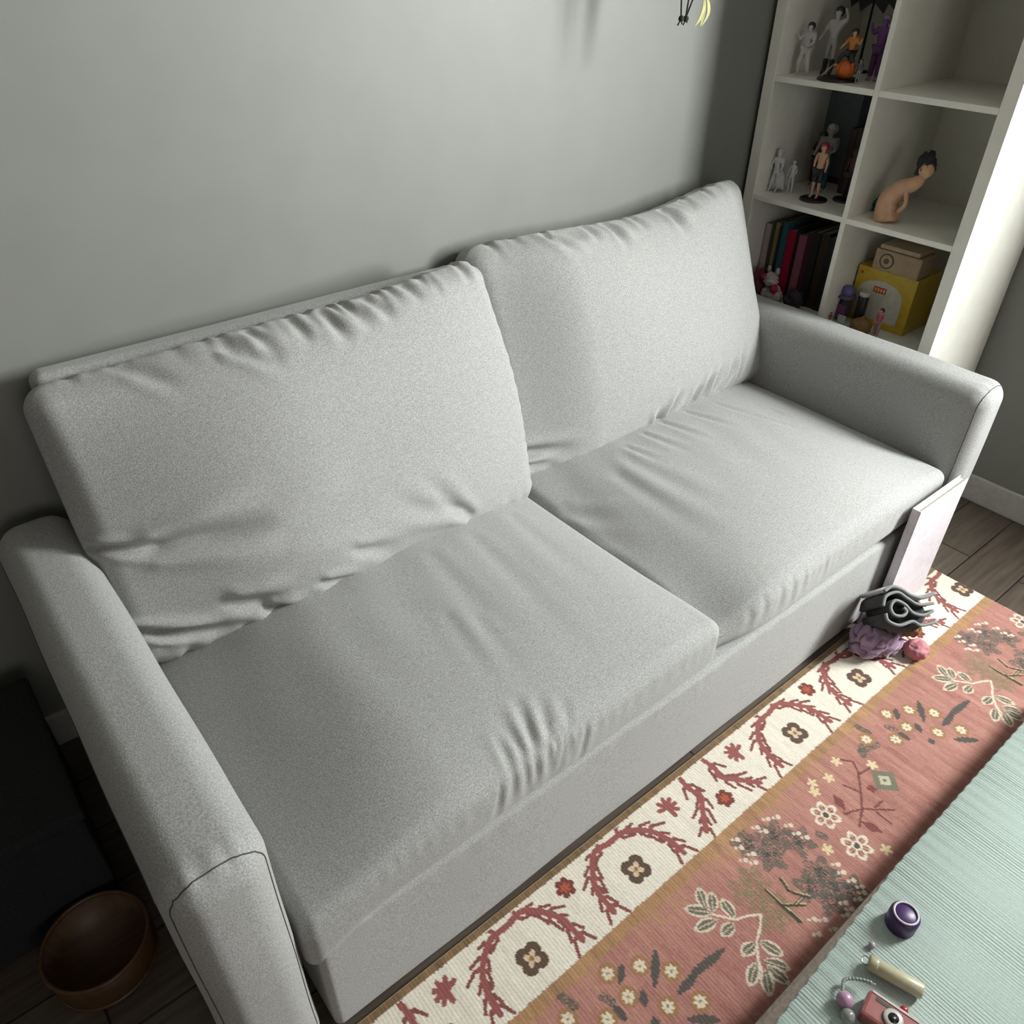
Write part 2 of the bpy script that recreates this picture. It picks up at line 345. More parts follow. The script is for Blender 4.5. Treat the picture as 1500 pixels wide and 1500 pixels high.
# ------------------------------------------------------------ rug (pattern woven into one mesh)
NAMES = {}
GOLDFL=[[-0.486,-1.143],[-0.432,-1.17],[-0.394,-1.212],[-0.485,-1.193],[-0.442,-1.247],[-0.392,-1.277],[-0.538,-1.196],[-0.591,-1.153]]
DARK=[[-0.457,-1.149,-0.479,-1.167],[-0.39,-1.17,-0.435,-1.209],[-0.29,-1.246,-0.38,-1.239],[-0.365,-1.244,-0.412,-1.244],[-0.46,-1.202,-0.471,-1.221],[-0.515,-1.189,-0.514,-1.215],[-0.475,-1.244,-0.48,-1.256],[-0.431,-1.282,-0.389,-1.316]]
STEM=[[-0.23,-1.226,-0.202,-1.238],[-0.202,-1.238,-0.185,-1.25],[-0.185,-1.25,-0.207,-1.264],[-0.207,-1.264,-0.231,-1.275],[-0.231,-1.275,-0.256,-1.296],[-0.256,-1.296,-0.271,-1.319],[-0.264,-1.183,-0.23,-1.226]]
LEAF=[[-0.292,-1.15,-0.254,-1.191],[-0.237,-1.139,-0.259,-1.179],[-0.224,-1.162,-0.252,-1.189],[-0.22,-1.182,-0.229,-1.223],[-0.308,-1.19,-0.257,-1.204],[-0.276,-1.228,-0.238,-1.228],[-0.275,-1.273,-0.235,-1.276],[-0.307,-1.315,-0.262,-1.298],[-0.214,-1.323,-0.228,-1.277],[-0.224,-1.345,-0.249,-1.304],[-0.292,-1.349,-0.26,-1.314],[-0.247,-1.359,-0.252,-1.313]]
MASS=[[-0.029,-1.166],[-0.087,-1.143],[-0.001,-1.206],[-0.073,-1.189],[-0.023,-1.273],[-0.026,-1.308],[-0.009,-1.332],[-0.057,-1.319],[-0.064,-1.277]]
HAZE=[[-0.141,-1.2],[-0.162,-1.235],[-0.171,-1.202],[-0.148,-1.262],[-0.176,-1.264]]
SPIKE=[[-0.097,-1.23,-0.105,-1.255],[-0.139,-1.227,-0.14,-1.302],[-0.135,-1.267,-0.104,-1.291],[-0.139,-1.274,-0.137,-1.305],[-0.087,-1.28,-0.12,-1.279],[-0.102,-1.262,-0.085,-1.287]]
DOTS=[[-0.008,-1.136],[0.012,-1.146],[0.017,-1.174],[0.014,-1.195],[0.02,-1.211],[-0.096,-1.125],[-0.104,-1.141],[-0.119,-1.163],[-0.096,-1.165],[-0.041,-1.134],[-0.107,-1.179],[-0.035,-1.15],[0.018,-1.284],[0.012,-1.301],[0.013,-1.323],[0.015,-1.34],[0.007,-1.349],[-0.039,-1.338],[-0.041,-1.352],[-0.113,-1.319],[-0.098,-1.332],[-0.13,-1.34],[-0.057,-1.354],[-0.011,-1.351],[-0.099,-1.355]]
BIGFL=[[0.095,-1.206,.030],[0.084,-1.286,.030]]
MAROON=[[0.237,-1.14,0.26,-1.168],[0.26,-1.168,0.245,-1.19],[0.245,-1.19,0.206,-1.22],[0.206,-1.22,0.166,-1.247],[0.166,-1.247,0.127,-1.265],[0.241,-1.195,0.274,-1.2],[0.128,-1.229,0.168,-1.246],[0.168,-1.246,0.219,-1.29],[0.201,-1.22,0.189,-1.187],[0.186,-1.271,0.184,-1.304],[0.219,-1.263,0.193,-1.261]]
MLEAF=[[0.149,-1.191,0.139,-1.222],[0.141,-1.265,0.151,-1.3],[0.224,-1.227,0.235,-1.239]]
DKG=[[0.354,-1.116,0.361,-1.145],[0.294,-1.173,0.314,-1.157],[0.299,-1.163,0.344,-1.177],[0.41,-1.165,0.417,-1.18],[0.045,-1.222,0.05,-1.234]]
WFL=[[0.18,-1.158],[0.14,-1.143],[0.125,-1.159],[0.231,-1.144],[0.286,-1.199],[0.123,-1.328],[0.03,-1.253]]
GRFL=[[0.271,-1.239]]
def srgb(*c): return np.array([(x/255/12.92 if x/255 <= .04045 else ((x/255+.055)/1.055)**2.4) for x in c])
xs = np.linspace(-1.0, 1.05, 931); ys = np.concatenate([np.linspace(-.932, -1.46, 241), np.linspace(-1.48, -2.3, 50)])
GX, GY = np.meshgrid(xs, ys)
# weave: columns jitter so that motif edges look knotted
colj = np.interp(GX, xs, rng.uniform(-.0009, .0009, len(xs))); YJ = GY+colj
col = np.zeros(GX.shape+(3,))
k1 = rng.uniform(0, 1, len(xs)); k2 = np.convolve(rng.normal(0, 1, len(xs)), np.ones(7)/7, 'same')*2.6
streak = np.zeros(GX.shape)
seg = 12
for s_ in range(0, len(ys), seg):
    a = rng.normal(0, 1, len(xs)); a = .6*a+.9*np.convolve(a, np.ones(3)/3, 'same'); streak[s_:s_+seg] = a
streak = .5*streak+.45*k2[None, :]+.25*rng.normal(0, 1, GX.shape)
blot = waves(GX, GY, 6, 8, 20, 77)+.5*waves(GX, GY, 6, 25, 60, 78)
P1, P2, P3 = srgb(184, 124, 112), srgb(214, 168, 150), srgb(146, 88, 80)
t = np.clip(.45+.20*streak+.10*blot, 0, 1)[..., None]
field = P3*(1-t)+P2*t; field = .45*field+.55*(P1*(1-.25*(1-t)))
goldmix = (sst(.55*blot+.3*streak, .75, 1.5)*.45)[..., None]; field = field*(1-goldmix)+srgb(178, 134, 88)*goldmix
col[:] = field
CRM = srgb(232, 224, 208)*(1+.05*np.clip(streak, -2, 2))[..., None]
GLD = srgb(168, 132, 84)*(1+.16*np.clip(streak, -2, 2))[..., None]
BRN = srgb(128, 100, 68)*(1+.20*np.clip(streak, -2, 2))[..., None]
edge = YJ+.004*waves(GX, 0*GX, 5, 40, 120, 5)
def put(mask, c, al=1):
    m_ = (mask*al)[..., None]; col[:] = col*(1-m_)+np.asarray(c)*m_
put(edge > -1.118, GLD, .75); put(YJ > -1.093, CRM); put((YJ > -.949), BRN); put(GY > -.9345, srgb(190, 170, 130))
put((YJ < -1.118) & (YJ > -1.15) & (blot+streak > .9), GLD, .5)
def segd(X, Y, s):
    x0, y0, x1, y1 = s; dx, dy = x1-x0, y1-y0; L2 = dx*dx+dy*dy+1e-12; t = np.clip(((X-x0)*dx+(Y-y0)*dy)/L2, 0, 1); return np.hypot(X-x0-t*dx, Y-y0-t*dy), t
# border: mirrored repeat of 0.8 m
CX = -.44; DX = np.abs(((GX-CX+.4) % .8)-.4); cream = (YJ < -.951) & (YJ > -1.093)
RED, RD2, BRF = srgb(150, 84, 78), srgb(160, 78, 62), srgb(92, 70, 54)
def vine(path, w0=.0060, barb=.038, step=.0225, flip=1):
    P = [Vector((p[0], p[1], 0)) for p in path]; pts = smooth_path(P, 12); acc = 0; k = 0
    for i in range(len(pts)-1):
        a, b = pts[i], pts[i+1]; d, _ = segd(DX, YJ, (a.x, a.y, b.x, b.y)); put(cream & (d < w0), RED); acc += (b-a).length
        if acc > step*(k+1):
            k += 1; tn = (b-a).normalized(); nn = Vector((-tn.y, tn.x, 0))
            for sd in (1, -1):
                L = barb*(.95 if sd > 0 else .8)*(.8+.3*math.sin(k*2.1)); q1 = b+(tn*.25*flip+nn*sd*.6)*L*.55; q2 = b+(tn*.95*flip+nn*sd*.75)*L*.85
                d1, _ = segd(DX, YJ, (b.x, b.y, q1.x, q1.y)); d2, _ = segd(DX, YJ, (q1.x, q1.y, q2.x, q2.y))
                put(cream & (d1 < .0044), RED); put(cream & (d2 < .0034), RED*.75)
vine([(.135, -.966), (.177, -.968), (.216, -.998), (.232, -1.033), (.236, -1.075)]); vine([(.135, -.966), (.094, -.962), (.062, -.992), (.044, -1.023), (.041, -1.072)])
vine([(.362, -.950), (.358, -.985), (.364, -1.010), (.342, -1.034), (.308, -1.072)], flip=1)
for an in (-1.9, -1.1, -.4, .3, 1.0, 1.8, 2.6): d, _ = segd(DX, YJ, (.287, -.986, .287+.021*math.cos(an+.3), -.986+.021*math.sin(an+.3))); put(cream & (d < .0050), RED)
def flower(X, Y, cx, cy, r, n, c, c2=None, dot=None, ph=0, square=False):
    a = np.arctan2(Y-cy, X-cx)+ph; rr = np.hypot(X-cx, Y-cy); R_ = r*(.66+.36*np.abs(np.cos(n*a/2))**.6)
    put(rr < R_, c)
    if c2 is not None: put(rr < R_*.48*(.6+.5*np.abs(np.cos(n*a/2))), c2)
    if dot is not None: put(rr < r*.16, dot)
flower(DX, YJ, .135, -1.039, .030, 4, BRF, srgb(214, 190, 160), srgb(150, 116, 60), ph=.785)
flower(DX, YJ, 0, -.979, .021, 6, srgb(122, 56, 46), srgb(176, 88, 58), None); flower(DX, YJ, .4, -1.047, .021, 6, srgb(122, 56, 46), srgb(176, 88, 58), None)
# field motifs, each bunch also repeated along the rug
sp = rng.uniform(0, 1, GX.shape)
def bunch(ox, oy=0):
    X = GX-ox; Y = YJ-oy; fld = (edge < -1.116)
    def soft(pts, r, c, th, al=.8):
        for x, y in pts:
            d = np.hypot(X-x, Y-y); put(fld & (d < r*(1+.25*np.sin(5*np.arctan2(Y-y, X-x)+x*50))) & (sp+.25*np.sin(X*190)*np.sin(Y*170) < th), c, al)
    soft(HAZE, .030, srgb(128, 116, 84), .62, .75)
    soft(MASS, .030, srgb(92, 88, 78), .85, .8); soft(MASS, .012, srgb(62, 64, 62), .6, .9)
    for x, y in DOTS: put(fld & (np.hypot(X-x, Y-y) < .0052), srgb(222, 208, 188)); put(fld & (np.hypot(X-x+.009, Y-y-.006) < .0036), srgb(214, 196, 176))
    for s in SPIKE:
        d, _ = segd(X, Y, s); put(fld & (d < .0032), srgb(66, 62, 44)); d, _ = segd(X, Y, (s[0]+.004, s[1], s[2]+.004, s[3])); put(fld & (d < .0013), srgb(190, 172, 132))
    for s in DARK: d, t_ = segd(X, Y, s); put(fld & (d < .0028+.0052*np.sin(np.clip(t_, 0, 1)*math.pi)+.0012*np.sin(X*700)), srgb(70, 72, 66), .92)
    for x, y in GOLDFL:
        put(fld & (np.hypot(X-x, Y-y) < .0185), srgb(156, 116, 72), .8); r_ = np.hypot(X-x, Y-y); a = np.arctan2(Y-y, X-x)
        put(fld & (r_ < .0115*(.65+.4*np.abs(np.cos(3.5*a)))), srgb(224, 210, 182)); put(r_ < .0028, srgb(140, 130, 120))
    for s in STEM: d, _ = segd(X, Y, s); put(fld & (d < .0022), srgb(224, 208, 188))
    for s in LEAF:
        x0, y0, x1, y1 = s; L = math.hypot(x1-x0, y1-y0); ux, uy = (x1-x0)/L, (y1-y0)/L; tt = ((X-x0)*ux+(Y-y0)*uy)/L; dd = np.abs(-(X-x0)*uy+(Y-y0)*ux)
        wd = .0125*np.sin(np.clip(tt, 0, 1)*math.pi)**.8; ins = fld & (tt > 0) & (tt < 1)
        put(ins & (dd < wd), srgb(216, 202, 180)); put(ins & (dd < wd*.62) & (tt > .18), srgb(112, 104, 88)); put(ins & (dd < .0011), srgb(200, 186, 160))
    for s in MAROON: d, _ = segd(X, Y, s); put(fld & (d < .0024), srgb(108, 54, 52), .9)
    for s in MLEAF: d, t_ = segd(X, Y, s); put(fld & (d < .009*np.sin(np.clip(t_, .08, .92)*math.pi)+.001), srgb(116, 50, 50), .85)
    for s in DKG: d, _ = segd(X, Y, s); put(fld & (d < .008) & (sp < .75), srgb(84, 86, 74), .85)
    for x, y in WFL: r_ = np.hypot(X-x, Y-y); a = np.arctan2(Y-y, X-x); put(fld & (r_ < .012*(.35+.75*np.abs(np.cos(2.5*a)))), srgb(222, 202, 160))
    for x, y in GRFL: put(fld & (np.abs(X-x)+np.abs(Y-y) < .034), srgb(104, 112, 92), .85); put(fld & (np.abs(X-x)+np.abs(Y-y) < .016), srgb(190, 186, 160)); put(fld & (np.hypot(X-x, Y-y) < .004), srgb(110, 110, 92))
    for x, y, r in BIGFL:
        a = np.arctan2(Y-y, X-x); rr = np.hypot(X-x, Y-y); R_ = r*(.62+.42*np.abs(np.cos(3*a)))
        put(fld & (rr < R_*1.04), srgb(228, 216, 196)); put(fld & (rr < R_*.80) & (rr > r*.34), srgb(196, 150, 132)); put(fld & (rr < R_*.72) & (rr > r*.4) & (np.abs(np.sin(9*a)) > .72), srgb(120, 84, 70)); put(fld & (np.abs(np.sin(3*a)) > .93) & (rr < R_), srgb(228, 216, 196)); put(fld & (rr < r*.22), srgb(92, 74, 70))
bunch(0); bunch(.93); bunch(-.93); bunch(.35, -.45); bunch(-.6, -.45)
col *= .74*(1+.05*rng.normal(0, 1, GX.shape))[..., None]; col = np.clip(col, 0, 1)
zz = .0085+.0004*np.sin(GX*2*math.pi/.0066)+rng.uniform(-.0003, .0003, GX.shape); zz[0] = .001; zz[-1] = .001; zz[:, 0] = .001; zz[:, -1] = .001
ny_, nx_ = GX.shape; V = np.stack([GX, GY, zz], -1).reshape(-1, 3); I = np.arange(ny_*nx_).reshape(ny_, nx_)
Fq = np.stack([I[:-1, :-1], I[1:, :-1], I[1:, 1:], I[:-1, 1:]], -1).reshape(-1, 4)
me = bpy.data.meshes.new('rug'); me.vertices.add(len(V)); me.vertices.foreach_set('co', V.ravel())
me.loops.add(Fq.size); me.loops.foreach_set('vertex_index', Fq.ravel().astype(np.int32)); me.polygons.add(len(Fq)); me.polygons.foreach_set('loop_start', np.arange(0, Fq.size, 4, dtype=np.int32)); me.update(); me.validate()
me.polygons.foreach_set('use_smooth', np.ones(len(Fq), dtype=bool))
ca = me.color_attributes.new('weave', 'FLOAT_COLOR', 'POINT'); ca.data.foreach_set('color', np.concatenate([col.reshape(-1, 3), np.ones((len(V), 1))], 1).ravel())
rug = bpy.data.objects.new('rug', me); C.objects.link(rug)
tag(rug, 'woven dusty pink floral rug with a cream vine border in front of the sofa', 'rug')
RM = mat('woven_wool', (.5, .3, .3), .95, sheen=.2); at = RM.node_tree.nodes.new('ShaderNodeVertexColor'); at.layer_name = 'weave'; RM.node_tree.links.new(at.outputs[0], RM.node_tree.nodes['Principled BSDF'].inputs['Base Color']); me.materials.append(RM)

#PART2
# ------------------------------------------------------------ bookcase against the right wall
S = [.02, .235, .5515, .868, 1.185, 1.5015, 1.818]
XF, XB = 1.106, 1.492; YA = -.017; T_ = .034; t_ = .0145; CW = .302
shelf = thing('cube_bookcase', 'tall white cube bookcase in the corner beside the sofa, full of figurines and books', 'bookcase', (1.3, -.36, 0))
def sp_(name, lo, hi, M=SHELFW, bev=.0012):
    o = box(name, lo, hi, M, None, bev); o.parent = shelf; o.matrix_parent_inverse = shelf.matrix_basis.inverted(); return o
YE = YA-2*T_-2*CW-t_
sp_('side_panel', (XF, YA-T_, 0), (XB, YA, 1.852)); sp_('side_panel', (XF, YE, 0), (XB, YE+T_, 1.852))
sp_('top_panel', (XF, YE+T_+.0002, 1.818), (XB, YA-T_-.0002, 1.852)); sp_('bottom_panel', (XF, YE+T_+.0002, 0), (XB, YA-T_-.0002, .02))
YD = YA-T_-CW
for i in range(1, 6):
    for ya, yb in ((YD, YA-T_), (YE+T_, YD-t_)): sp_('shelf_board', (XF+.001, ya+.0003, S[i]-t_), (XB-.006, yb-.0003, S[i]))
sp_('divider', (XF+.0005, YD-t_, .0205), (XB-.006, YD, 1.8175)); sp_('back_panel', (XB-.0055, YE+T_+.0003, .0205), (XB, YA-T_-.0003, 1.8175))
S3, S2, S1 = S[2], S[3], S[4]

# ------------------------------------------------------------ figurines
MC = {}
def cm(c, r=.5):
    k = (c, r)
    if k not in MC: MC[k] = flat('painted_%d' % len(MC), tuple(min(1.4, x*1.4) for x in c), r)
    return MC[k]
def skin(name, joints, edges, rad, M, parent, sub=2):
    ks = list(joints); me = bpy.data.meshes.new(name); me.from_pydata([joints[k] for k in ks], [(ks.index(a), ks.index(b)) for a, b in edges], []); me.update()
    o = bpy.data.objects.new(name, me); C.objects.link(o); me.materials.append(M)
    md = o.modifiers.new('skin', 'SKIN'); md.use_smooth_shade = True
    if not me.skin_vertices: pass
    for i, k in enumerate(ks):
        r = rad.get(k, .03) if isinstance(rad, dict) else rad
        sv = me.skin_vertices[0].data[i]; sv.radius = (r, r); sv.use_root = (i == 0)
    s = o.modifiers.new('sub', 'SUBSURF'); s.levels = s.render_levels = sub; o.parent = parent; return o
def pose(H, over={}):
    J = dict(pel=(0, 0, .52), wst=(0, 0, .62), cst=(-.005, 0, .74), nek=(0, 0, .83), chn=(-.008, 0, .87), hed=(-.008, 0, .93), top=(0, 0, .975),
             hpL=(0, .05, .50), knL=(-.01, .06, .28), akL=(0, .065, .05), toL=(-.06, .07, .018), hpR=(0, -.05, .50), knR=(-.01, -.06, .28), akR=(0, -.065, .05), toR=(-.06, -.07, .018),
             shL=(0, .105, .79), elL=(0, .14, .65), haL=(-.03, .15, .52), fiL=(-.035, .15, .47), shR=(0, -.105, .79), elR=(0, -.14, .65), haR=(-.03, -.15, .52), fiR=(-.035, -.15, .47))
    J.update(over); return {k: (v[0]*H, v[1]*H, v[2]*H) for k, v in J.items()}
RAD = dict(pel=.062, wst=.05, cst=.07, nek=.026, chn=.036, hed=.06, top=.04, hpL=.045, hpR=.045, knL=.031, knR=.031, akL=.02, akR=.02, toL=.018, toR=.018, shL=.032, shR=.032, elL=.023, elR=.023, haL=.017, haR=.017, fiL=.017, fiR=.017)
BODY = [('pel', 'wst'), ('wst', 'cst'), ('cst', 'nek'), ('nek', 'chn'), ('chn', 'hed'), ('hed', 'top'), ('pel', 'hpL'), ('hpL', 'knL'), ('knL', 'akL'), ('akL', 'toL'), ('pel', 'hpR'), ('hpR', 'knR'), ('knR', 'akR'), ('akR', 'toR'),
        ('cst', 'shL'), ('shL', 'elL'), ('elL', 'haL'), ('haL', 'fiL'), ('cst', 'shR'), ('shR', 'elR'), ('elR', 'haR'), ('haR', 'fiR')]
def figurine(name, label, loc, H, body, over={}, rz=0, top=None, trousers=None, boots=None, hair=None, disc=None, gr='figurines standing in the bookcase', hz=0, belt=None, lift=0):
    t = thing(name, label, 'figurine', loc, rz, gr); J = pose(H, over)
    if lift: J = {k: (v[0], v[1], v[2]+lift) for k, v in J.items()}
    if disc:
        V, Fc = lathe([(disc, 0), (disc, .004), (disc*.95, .006)], 24); link('display_base', V, Fc, BLK, t)
        J = {k: (v[0], v[1], v[2]+.005) for k, v in J.items()}
    skin('body', J, BODY, {k: v*H*1.18 for k, v in RAD.items()}, cm(body), t)
    def part(nm, keys, grow, c):
        ed = [e for e in BODY if e[0] in keys and e[1] in keys]; ks = [k for k in J if k in keys]
        skin(nm, {k: J[k] for k in sorted(ks, key=lambda q: 0 if q in ('pel', 'cst', 'akL', 'akR') else 1)}, ed, {k: RAD[k]*H*1.18+grow*1.5*H for k in ks}, cm(c), t)
    if top: part('top', ('pel', 'wst', 'cst', 'shL', 'elL', 'shR', 'elR'), .010, top)
    if trousers: part('trousers', ('pel', 'hpL', 'knL', 'akL', 'hpR', 'knR', 'akR') if len(trousers) == 3 else ('pel', 'hpL', 'knL', 'hpR', 'knR'), .014, trousers[:3])
    if boots:
        part('boot', ('knL', 'akL', 'toL'), .010, boots); part('boot', ('knR', 'akR', 'toR'), .010, boots)
    if belt:
        p = J['wst']; V, Fc = lathe([(.058*H, -.02*H), (.066*H, -.01*H), (.066*H, .015*H), (.058*H, .025*H)], 20, Matrix.Translation((p[0], p[1], p[2]-.03*H))); link('belt', V, Fc, cm(belt), t)
    if hair:
        p = J['hed']; bm = bmesh.new(); bmesh.ops.create_icosphere(bm, subdivisions=3, radius=.078*H)
        for v in bm.verts:
            a = math.atan2(v.co.y, v.co.x); k = 1+.16*math.sin(a*5+v.co.z*60/H*.08)
            if v.co.x < -.02*H and v.co.z < .02*H: k *= .62
            v.co *= k; v.co.z *= 1.02; v.co += Vector((p[0]+.012*H, p[1], p[2]+.014*H+hz*H))
        fromb('hair', bm, cm(hair), t, True)
    return t
WH = (.50, .48, .46); GO = 'figurines on the upper bookcase shelf'; GM = 'figurines on the middle bookcase shelf'
figurine('figurine', 'white crouching figurine with black belt, leftmost on the upper shelf', (1.165, -.097, S1), .125, WH,
         dict(knL=(-.06, .10, .27), akL=(.0, .13, .06), toL=(-.06, .15, .02), knR=(-.06, -.10, .27), akR=(.0, -.13, .06), toR=(-.06, -.15, .02), elL=(-.02, .2, .68), haL=(-.06, .25, .78), fiL=(-.06, .26, .82), elR=(-.05, -.18, .66), haR=(-.12, -.12, .6), fiR=(-.14, -.1, .59)), trousers=(.56, .54, .50), top=WH, hair=(.03, .03, .03), belt=(.03, .03, .03), gr=GO)
figurine('figurine', 'tall white figurine in knee-high black boots with one raised arm, upper shelf', (1.225, -.135, S1), .160, (.48, .46, .43),
         dict(elL=(-.02, .17, .66), haL=(-.06, .22, .55), fiL=(-.07, .23, .51), elR=(0, -.19, .86), haR=(0, -.13, .98), fiR=(0, -.10, 1.0)), top=(.5, .48, .45), boots=(.02, .02, .02), hair=(.03, .03, .03), gr=GO)
def pumpkin(name, label, cat, loc, r, c):
    t = thing(name, label, cat, loc, 0); V, Fc = [], []; n = 48; mth = 20
    for i in range(mth+1):
        ph = math.pi*i/mth
        for k in range(n): a = 2*math.pi*k/n; q = r*(.90+.10*abs(math.cos(4*a))**.6); V.append((q*math.sin(ph)*math.cos(a), q*math.sin(ph)*math.sin(a), r*.80+r*.80*math.cos(ph)))
    for i in range(mth):
        for k in range(n): Fc.append((i*n+k, (i+1)*n+k, (i+1)*n+(k+1) % n, i*n+(k+1) % n))
    link('gourd', V, Fc, cm(c), t); tube('stem', [(0, 0, r*1.5), (.002, 0, r*1.75)], .003, cm((.05, .07, .02)), t); return t
V, Fc = lathe([(.052, 0), (.054, .003), (.050, .007)], 32, Matrix.Translation((1.17, -.205, S1))); o = link('display_stand', V, Fc, BLK); tag(o, 'round black stand under the orange pumpkin on the upper shelf', 'stand')
pumpkin('toy_pumpkin', 'small bright orange pumpkin on the black stand, upper shelf', 'pumpkin', (1.163, -.228, S1+.0072), .027, (.62, .13, .015))
figurine('figurine', 'orange and black figurine perched on top of the orange pumpkin', (1.170, -.228, S1+.012), .108, (.60, .33, .14),
         dict(hpL=(-.02, .06, .50), knL=(-.16, .14, .46), akL=(-.2, .2, .26), toL=(-.26, .22, .22), hpR=(-.02, -.06, .5), knR=(-.16, -.14, .46), akR=(-.14, -.2, .3), toR=(-.18, -.2, .26), elL=(-.03, .2, .68), haL=(-.08, .25, .6), fiL=(-.09, .26, .57), elR=(-.03, -.2, .7), haR=(-.05, -.24, .8), fiR=(-.05, -.25, .84)),
         top=(.55, .20, .03), trousers=(.02, .018, .018), hair=(.03, .015, .012), lift=.0, gr=GO)
o = tube('toy_broom', [(1.150, -.168, S1+.0085), (1.175, -.193, S1+.045)], lambda t: .0035-.0018*t, cm((.45, .38, .26))); tag(o, 'thin pale broom leaning beside the orange pumpkin', 'toy broom')
figurine('figurine', 'tall purple figurine in a long coat at the right end of the upper shelf', (1.235, -.270, S1), .150, (.20, .08, .26),
         dict(elL=(-.05, .17, .72), haL=(-.08, .2, .86), fiL=(-.08, .2, .9)), top=(.16, .05, .22), trousers=(.13, .04, .16), hair=(.34, .28, .40), boots=(.42, .22, .38), gr=GO)
figurine('figurine', 'short striped grey figurine in front of the purple one', (1.150, -.275, S1), .058, (.30, .28, .27), top=(.10, .09, .09), hair=(.06, .05, .05), gr=GO)
# dark winged ornament hanging high in the upper cell
t = thing('winged_ornament', 'black winged ornament above the orange figurine', 'ornament', (1.36, -.15, S1)); V, Fc = lathe([(.03, 0), (.03, .004), (.004, .008), (.003, .175)], 20); link('stand', V, Fc, BLK, t)
for sd in (1, -1):
    V = []; Fc = []; out = [(0, .205), (.03, .235), (.075, .25), (.10, .235), (.075, .215), (.065, .19), (.045, .205), (.035, .18), (.015, .195)]
    for dx in (-.002, .002):
        for y, z in out: V.append((dx, sd*y, z-.035))
    n = len(out); Fc = [tuple(range(n)), tuple(range(2*n-1, n-1, -1))]+[(i, (i+1) % n, n+(i+1) % n, n+i) for i in range(n)]; link('wing', V, Fc, BLK, t, False)
figurine('figurine', 'white figurine in a long flared coat, leftmost on the middle shelf', (1.175, -.072, S2), .118, (.62, .62, .63), dict(knL=(-.03, .07, .28), akL=(-.06, .09, .05), toL=(-.11, .10, .018), elL=(-.02, .17, .66), haL=(-.05, .14, .55), fiL=(-.06, .13, .53), elR=(-.02, -.17, .66), haR=(-.05, -.14, .55), fiR=(-.06, -.13, .53)), top=(.60, .60, .61), hair=(.60, .60, .6), gr=GM)
V, Fc = lathe([(.013, .062), (.020, .045), (.026, .022), (.029, .012), (.026, .012), (.018, .03), (.011, .062)], 30, Matrix.Translation((1.186, -.073, S2)) @ Matrix.Diagonal((.55, 1, 1, 1)))
V = [(v[0]+.004*math.sin(v[1]*400), v[1], v[2]) for v in V]
last = bpy.data.objects['figurine.004'] if 'figurine.004' in bpy.data.objects else None
lt = [o for o in bpy.data.objects if o.get('label', '').startswith('white figurine in a long flared')][0]
o = link('coat_tail', V, Fc, cm((.58, .58, .6))); o.parent = lt; o.matrix_parent_inverse = lt.matrix_basis.inverted()
figurine('figurine', 'plain white jointed mannequin figurine on the middle shelf', (1.205, -.108, S2), .094, (.66, .64, .62), dict(knR=(-.03, -.08, .28), akR=(-.02, -.10, .05), toR=(-.07, -.12, .018), haR=(-.07, -.10, .56), fiR=(-.08, -.08, .55)), gr=GM)
figurine('figurine', 'figurine with pale hair, grey shirt and teal trousers behind the red-haired one', (1.29, -.155, S2), .185, (.36, .30, .25), dict(elL=(-.02, .16, .68), haL=(-.04, .19, .56), fiL=(-.05, .2, .53), elR=(-.04, -.16, .66), haR=(-.10, -.10, .62), fiR=(-.12, -.08, .62)), top=(.24, .26, .27), trousers=(.03, .13, .16), hair=(.48, .50, .47), gr=GM)
figurine('figurine', 'dark figurine with brown hair at the back of the middle shelf', (1.34, -.10, S2), .150, (.40, .28, .18), top=(.02, .02, .035), trousers=(.02, .02, .03), hair=(.10, .05, .03), gr=GM)
figurine('figurine', 'red-haired figurine in black shorts on a round black base, middle shelf', (1.195, -.200, S2), .150, (.66, .38, .25), dict(elL=(0, .135, .66), haL=(-.03, .12, .55), fiL=(-.03, .12, .52), elR=(0, -.135, .66), haR=(-.02, -.13, .54), fiR=(-.02, -.13, .5)), trousers=(.02, .022, .03, 1), boots=None, hair=(.42, .02, .035), disc=.040, gr=GM)
figurine('figurine', 'dark red figurine on a black disc base at the right of the middle shelf', (1.265, -.262, S2), .135, (.10, .03, .03), top=(.08, .02, .02), trousers=(.03, .02, .02), hair=(.05, .02, .02), disc=.036, gr=GM)
t = thing('picture_box', 'grey-blue framed box standing at the back of the middle shelf', 'box', (1.435, -.105, S2+.0)); box('case', (-.02, -.075, 0), (.03, .075, .28), cm((.02, .02, .03)), t, .002); box('panel', (-.022, -.055, .02), (-.0205, .055, .26), cm((.13, .155, .17)), t)
